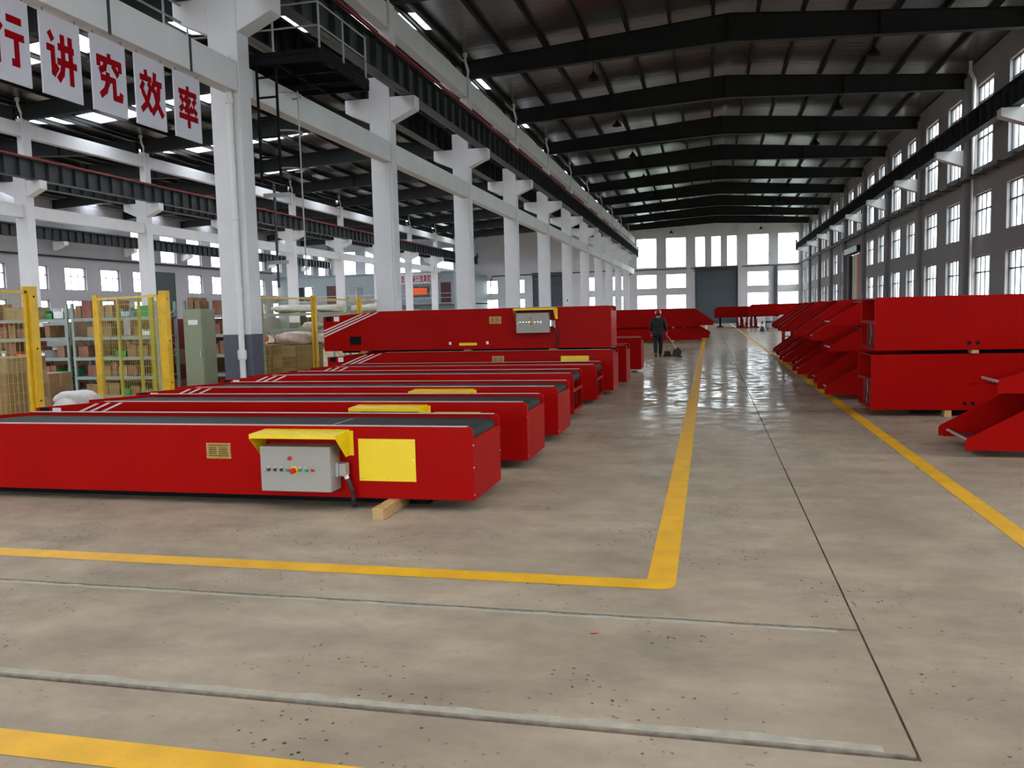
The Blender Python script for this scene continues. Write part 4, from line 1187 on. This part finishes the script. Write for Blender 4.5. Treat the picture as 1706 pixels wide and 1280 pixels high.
def sack(x, y, z, rx, ry, rz_, m, lab, seed=0):
    """soft lumpy bag"""
    random.seed(seed+50)
    bm = bmesh.new(); bmesh.ops.create_icosphere(bm, subdivisions=3, radius=1)
    ph = [random.uniform(0, 6) for _ in range(6)]
    for v in bm.verts:
        c = v.co
        k = 1+.10*math.sin(c.x*4+ph[0])+.08*math.sin(c.y*5+ph[1])+.07*math.sin(c.z*6+c.x*3+ph[2])
        q = lambda t: math.copysign(abs(t)**.75, t)
        v.co = Vector((q(c.x)*rx*k, q(c.y)*ry*k, max(-.92, q(c.z))*rz_*k))
    zmin = min(v.co.z for v in bm.verts)
    for v in bm.verts: v.co.z -= zmin
    me = bpy.data.meshes.new('sack'); bm.to_mesh(me); bm.free(); me.materials.append(M[m])
    for p in me.polygons: p.use_smooth = True
    r = thing('sack', (x, y, z), lab, 'sack', 'sacks and bags in the storage area', rz=random.uniform(-.4, .4))
    o = bpy.data.objects.new('bag', me); COL.objects.link(o); o.parent = r
    MB().tube([(rx*.9, 0, rz_*1.0), (rx*1.05, .02, rz_*1.12), (rx*1.15, -.02, rz_*1.05)], .05, 6, .09).build('tied_neck', m, r, smooth=True)
    return r
sack(-9.4, 10.55, 0, .22, .22, .26, 'sack', 'white sack on the floor beside the thick left fence post', 1)
sack(-9.9, 11.35, .345, .3, .2, .14, 'sack', 'white sack lying on the long flat cardboard box', 2)
sack(-10.7, 20.35, 1.84, .62, .30, .11, 'sack', 'long white sack on the rack right of the big column', 3)
sack(-9.7, 20.35, 1.84, .35, .28, .10, 'sack', 'short white sack at the right end of the rack top', 4)
sack(-10.2, 24.3, 1.84, .8, .25, .12, 'sack', 'long white roll on the farther rack', 5)
sack(-9.9, 18.75, 1.06, .42, .3, .16, 'pinksack', 'pink and white printed sack on the carton pile', 6)
sack(-9.35, 18.8, 1.06, .3, .26, .13, 'sack', 'white sack at the right side of the carton pile', 7) if False else None
sack(-9.2, 18.95, 1.06, .2, .26, .13, 'sack', 'white sack at the right side of the carton pile', 7)
sack(-10.85, 18.6, 1.10, .22, .2, .12, 'orange', 'orange plastic bag on the carton pile right of the big column', 8)
sack(-10.1, 20.2, 1.42, .34, .25, .09, 'sack', 'folded white sack on the upper shelf of the pale rack', 9)
# pipes bundle on the lower rack levels
for k in range(10):
    o = MB().box(-1.1, 1.1, -.03, .03, 0, .06).build('steel_bar', 'debris', loc=(-10.35, 20.12+(k % 5)*.12, .95+(k//5)*.062))
    tag(o, 'dark steel bar in the bundle on the pale rack', 'bar', 'steel bars on the rack')

# ------------------------------------------------------------------ maintenance platform and ladder at the big column
r = thing('access_platform', (0, 0, 0), 'dark steel access platform with railings high beside the big column', 'platform')
MB().box(-9.75, -6.95, 14.6, 16.9, 6.58, 6.66).build('deck', 'black', r)
f = MB()
for x in (-9.7, -8.8, -7.9, -7.0): f.box(x-.04, x+.04, 14.6, 16.9, 6.46, 6.58)
for y in (14.62, 15.4, 16.1, 16.86): f.box(-9.75, -6.95, y-.03, y+.03, 6.44, 6.56)
f.build('under_frame', 'black', r)
for (x, y) in ((-6.98, 14.65), (-6.98, 15.7), (-6.98, 16.8), (-9.7, 14.65), (-7.9, 14.62)):
    MB().tube([(x, y, 6.66), (x, y, 7.5)], .022, 6).build('railing_post', 'tube', r)
for z in (7.08, 7.5):
    MB().tube([(-9.7, 14.65, z), (-6.98, 14.65, z), (-6.98, 16.85, z)], .018, 6).build('handrail', 'tube', r)
MB().tube([(-8.75, 14.8, 6.6), (-9.1, 14.75, 7.45)], .05, 6).build('diagonal_strut', 'black', r)
L = thing('ladder', (-8.12, 14.72, 0), 'dark caged ladder hanging behind the big column', 'ladder')
for s in (-.20, .20):
    MB().tube([(s, 0, 4.3), (s, 0, 6.6)], .03, 6).build('side_rail', 'black', L)
for k in range(6):
    MB().tube([(-.22, 0, 4.4+k*.37), (.22, 0, 4.4+k*.37)], .022, 6).build('rung', 'black', L)
for z in (4.55, 5.25, 5.95):
    a_ = [(.24+.30*math.sin(t), -.02+.0-.55*math.sin(t)*0+.45*(1-math.cos(t))*.6, z) for t in [PI*k/8 for k in range(9)]]
    MB().tube(a_, .016, 6).build('cage_hoop', 'tube', L)
MB().tube([(.52, .2, 6.0), (.54, .2, 2.4)], .014, 6).build('cage_bar', 'tube', L)
MB().tube([(.02, .05, 4.3), (.02, .05, 2.3)], .03, 6).build('lower_pole', 'steel', L)
MB().box(-.2, .25, .02, .06, 2.75, 2.82).build('bracket', 'tube', L)
MB().box(-.2, .35, .02, .06, 4.02, 4.10).build('bracket', 'tube', L)
# scaffold rails seen over the nearest tie beam
r = thing('guard_rail', (-9.4, 0, 0), 'grey tubular guard rail above the nearest tie beam, top left', 'railing')
for z in (6.85, 7.15, 7.45): MB().tube([(0, 10.6, z), (0, 14.0, z)], .02, 6).build('rail', 'tube', r)
for y in (10.7, 12.2, 13.5): MB().tube([(0, y, 6.4), (0, y, 7.5)], .022, 6).build('rail_post', 'tube', r)

# ------------------------------------------------------------------ office block in the far hall
r = thing('office_block', (0, 84, 0), 'blue-grey two-storey office block built across the far end of the left hall', 'office')
xa, xb = X3+.05, -25.95
opn = [(-44.2, -41.9, 3.4, 5.1), (-40.4, -39.3, 3.0, 5.1), (-37.9, -36.1, 3.4, 4.9), (-34.2, -32.0, 3.4, 4.9), (-30.9, -28.6, 3.5, 4.8), (-44.0, -41.5, .8, 2.4), (-37.5, -35.0, .8, 2.4), (-32.0, -29.8, .8, 2.4)]
ow = wall('office_front', 'y', 0, .2, xa, xb, 0, 6.15, opn, '', 'office')
for k_ in ('label', 'category', 'kind'):
    if k_ in ow: del ow[k_]
ow.name = 'front_wall'; ow.parent = r
MB().box(xb-.2, xb, .2, YEND-84-.1, 0, 6.15).build('side_wall', 'office', r)
MB().box(xa, xb, -.1, YEND-84-.1, 6.15, 6.25).build('flat_roof', 'office', r)
MB().box(xa, xb, -.9, 0, 2.85, 2.98).build('walkway', 'office', r)
MB().box(xa, xb, .2, YEND-84-.3, 2.85, 2.98).build('upper_floor', 'office', r)
for k, (a, b2, c_, d_) in enumerate(opn):
    if k == 1: 
        MB().box(a, b2, .05, .12, c_, d_).build('maroon_door', 'maroon', r); continue
    w_ = MB()
    for xx in (a, (a+b2)/2-.03, b2-.06): w_.box(xx, xx+.06, .06, .12, c_, d_)
    w_.box(a, b2, .06, .12, c_, c_+.06).box(a, b2, .06, .12, d_-.06, d_)
    w_.build('window_frame', 'wframe', r)
MB().box(-27.4, -26.3, -.06, 0, 3.0, 5.1).build('maroon_door', 'maroon', r)
rl = MB()
for z in (3.5, 3.95): rl.tube([(xa, -.88, z), (xb, -.88, z)], .025, 6)
rl.build('walkway_rail', 'wframe', r)
# orange banner on the railing
o = MB().box(-30.4, -28.6, 83.06, 83.095, 3.85, 4.55)
tag(o.build('fabric_banner', 'orangeb'), 'bright orange cloth banner hung on the office walkway', 'banner')
for k in range(9):
    x = -31.75+k*.41*1.02
    s = thing('sign_board', (x+.2, 83.85, 5.0), 'small white red-lettered board on the office parapet, number %d from left' % (k+1), 'sign', 'red character boards on the office')
    MB().box(-.185, .185, -.03, .0, 0, 1.12).build('board', 'signw', s)
    m = MB(); stroke_mesh(m, HAN[['xiao', 'lv', 'jiu', 'jiang', 'xing'][k % 5]], .31, .78, -.155, .16, -.04, -.03, 13, 'y')
    m.build('character', 'signr', s)
# hall B bits seen between the columns: far crane hook block
o = thing('hoist_box', (-20.6, 52.0, 0), 'white rectangular cabinet hanging on a far column', 'cabinet') if False else None

# little debris on the floor near the camera
random.seed(9)
for k, (x, y, lab) in enumerate(((-.62, 4.25, 'tiny scrap of red tape on the floor by the rear groove'), )):
    o = MB().prism([(0, 0), (.035, .008), (.04, .018), (.004, .012)], 0, .002, 'z').build('tape_scrap', 'redbtn', loc=(x, y, .001))
    tag(o, lab, 'scrap')

# ------------------------------------------------------------------ world, light, camera
w = bpy.data.worlds.new('overcast'); SC.world = w; w.use_nodes = True
nt = w.node_tree; bg = nt.nodes['Background']
tc = nt.nodes.new('ShaderNodeTexCoord'); sx = nt.nodes.new('ShaderNodeSeparateXYZ')
rp = nt.nodes.new('ShaderNodeValToRGB')
rp.color_ramp.elements[0].position = .0; rp.color_ramp.elements[0].color = (.70, .77, .80, 1)
rp.color_ramp.elements[1].position = .35; rp.color_ramp.elements[1].color = (.95, .97, 1.0, 1)
nt.links.new(tc.outputs['Generated'], sx.inputs[0]); nt.links.new(sx.outputs['Z'], rp.inputs['Fac'])
nt.links.new(rp.outputs['Color'], bg.inputs['Color']); bg.inputs['Strength'].default_value = 5.0

cam = bpy.data.cameras.new('camera'); co = bpy.data.objects.new('camera', cam); COL.objects.link(co)
yaw, pitch, roll = math.radians(13.385), math.radians(-4.854), math.radians(-1.406)
f_ = Vector((-math.sin(yaw)*math.cos(pitch), math.cos(yaw)*math.cos(pitch), math.sin(pitch)))
r_ = Vector((math.cos(yaw), math.sin(yaw), 0)); u_ = r_.cross(f_)
r2 = r_*math.cos(roll)+u_*math.sin(roll); u2 = -r_*math.sin(roll)+u_*math.cos(roll)
co.matrix_world = Matrix(((r2.x, u2.x, -f_.x, 0), (r2.y, u2.y, -f_.y, 0), (r2.z, u2.z, -f_.z, 1.7), (0, 0, 0, 1)))
cam.sensor_fit = 'HORIZONTAL'; cam.sensor_width = 36; cam.lens = 36*1390/1706
cam.clip_end = 600; cam.clip_start = .05
SC.camera = co
vs = SC.view_settings
vs.view_transform = 'Standard'; vs.look = 'None'; vs.gamma = 1; vs.use_curve_mapping = False; vs.exposure = 1.05
cy = SC.cycles
cy.max_bounces = 10; cy.diffuse_bounces = 5; cy.glossy_bounces = 4; cy.transparent_max_bounces = 12
cy.caustics_reflective = False; cy.caustics_refractive = False
cy.sample_clamp_indirect = 8
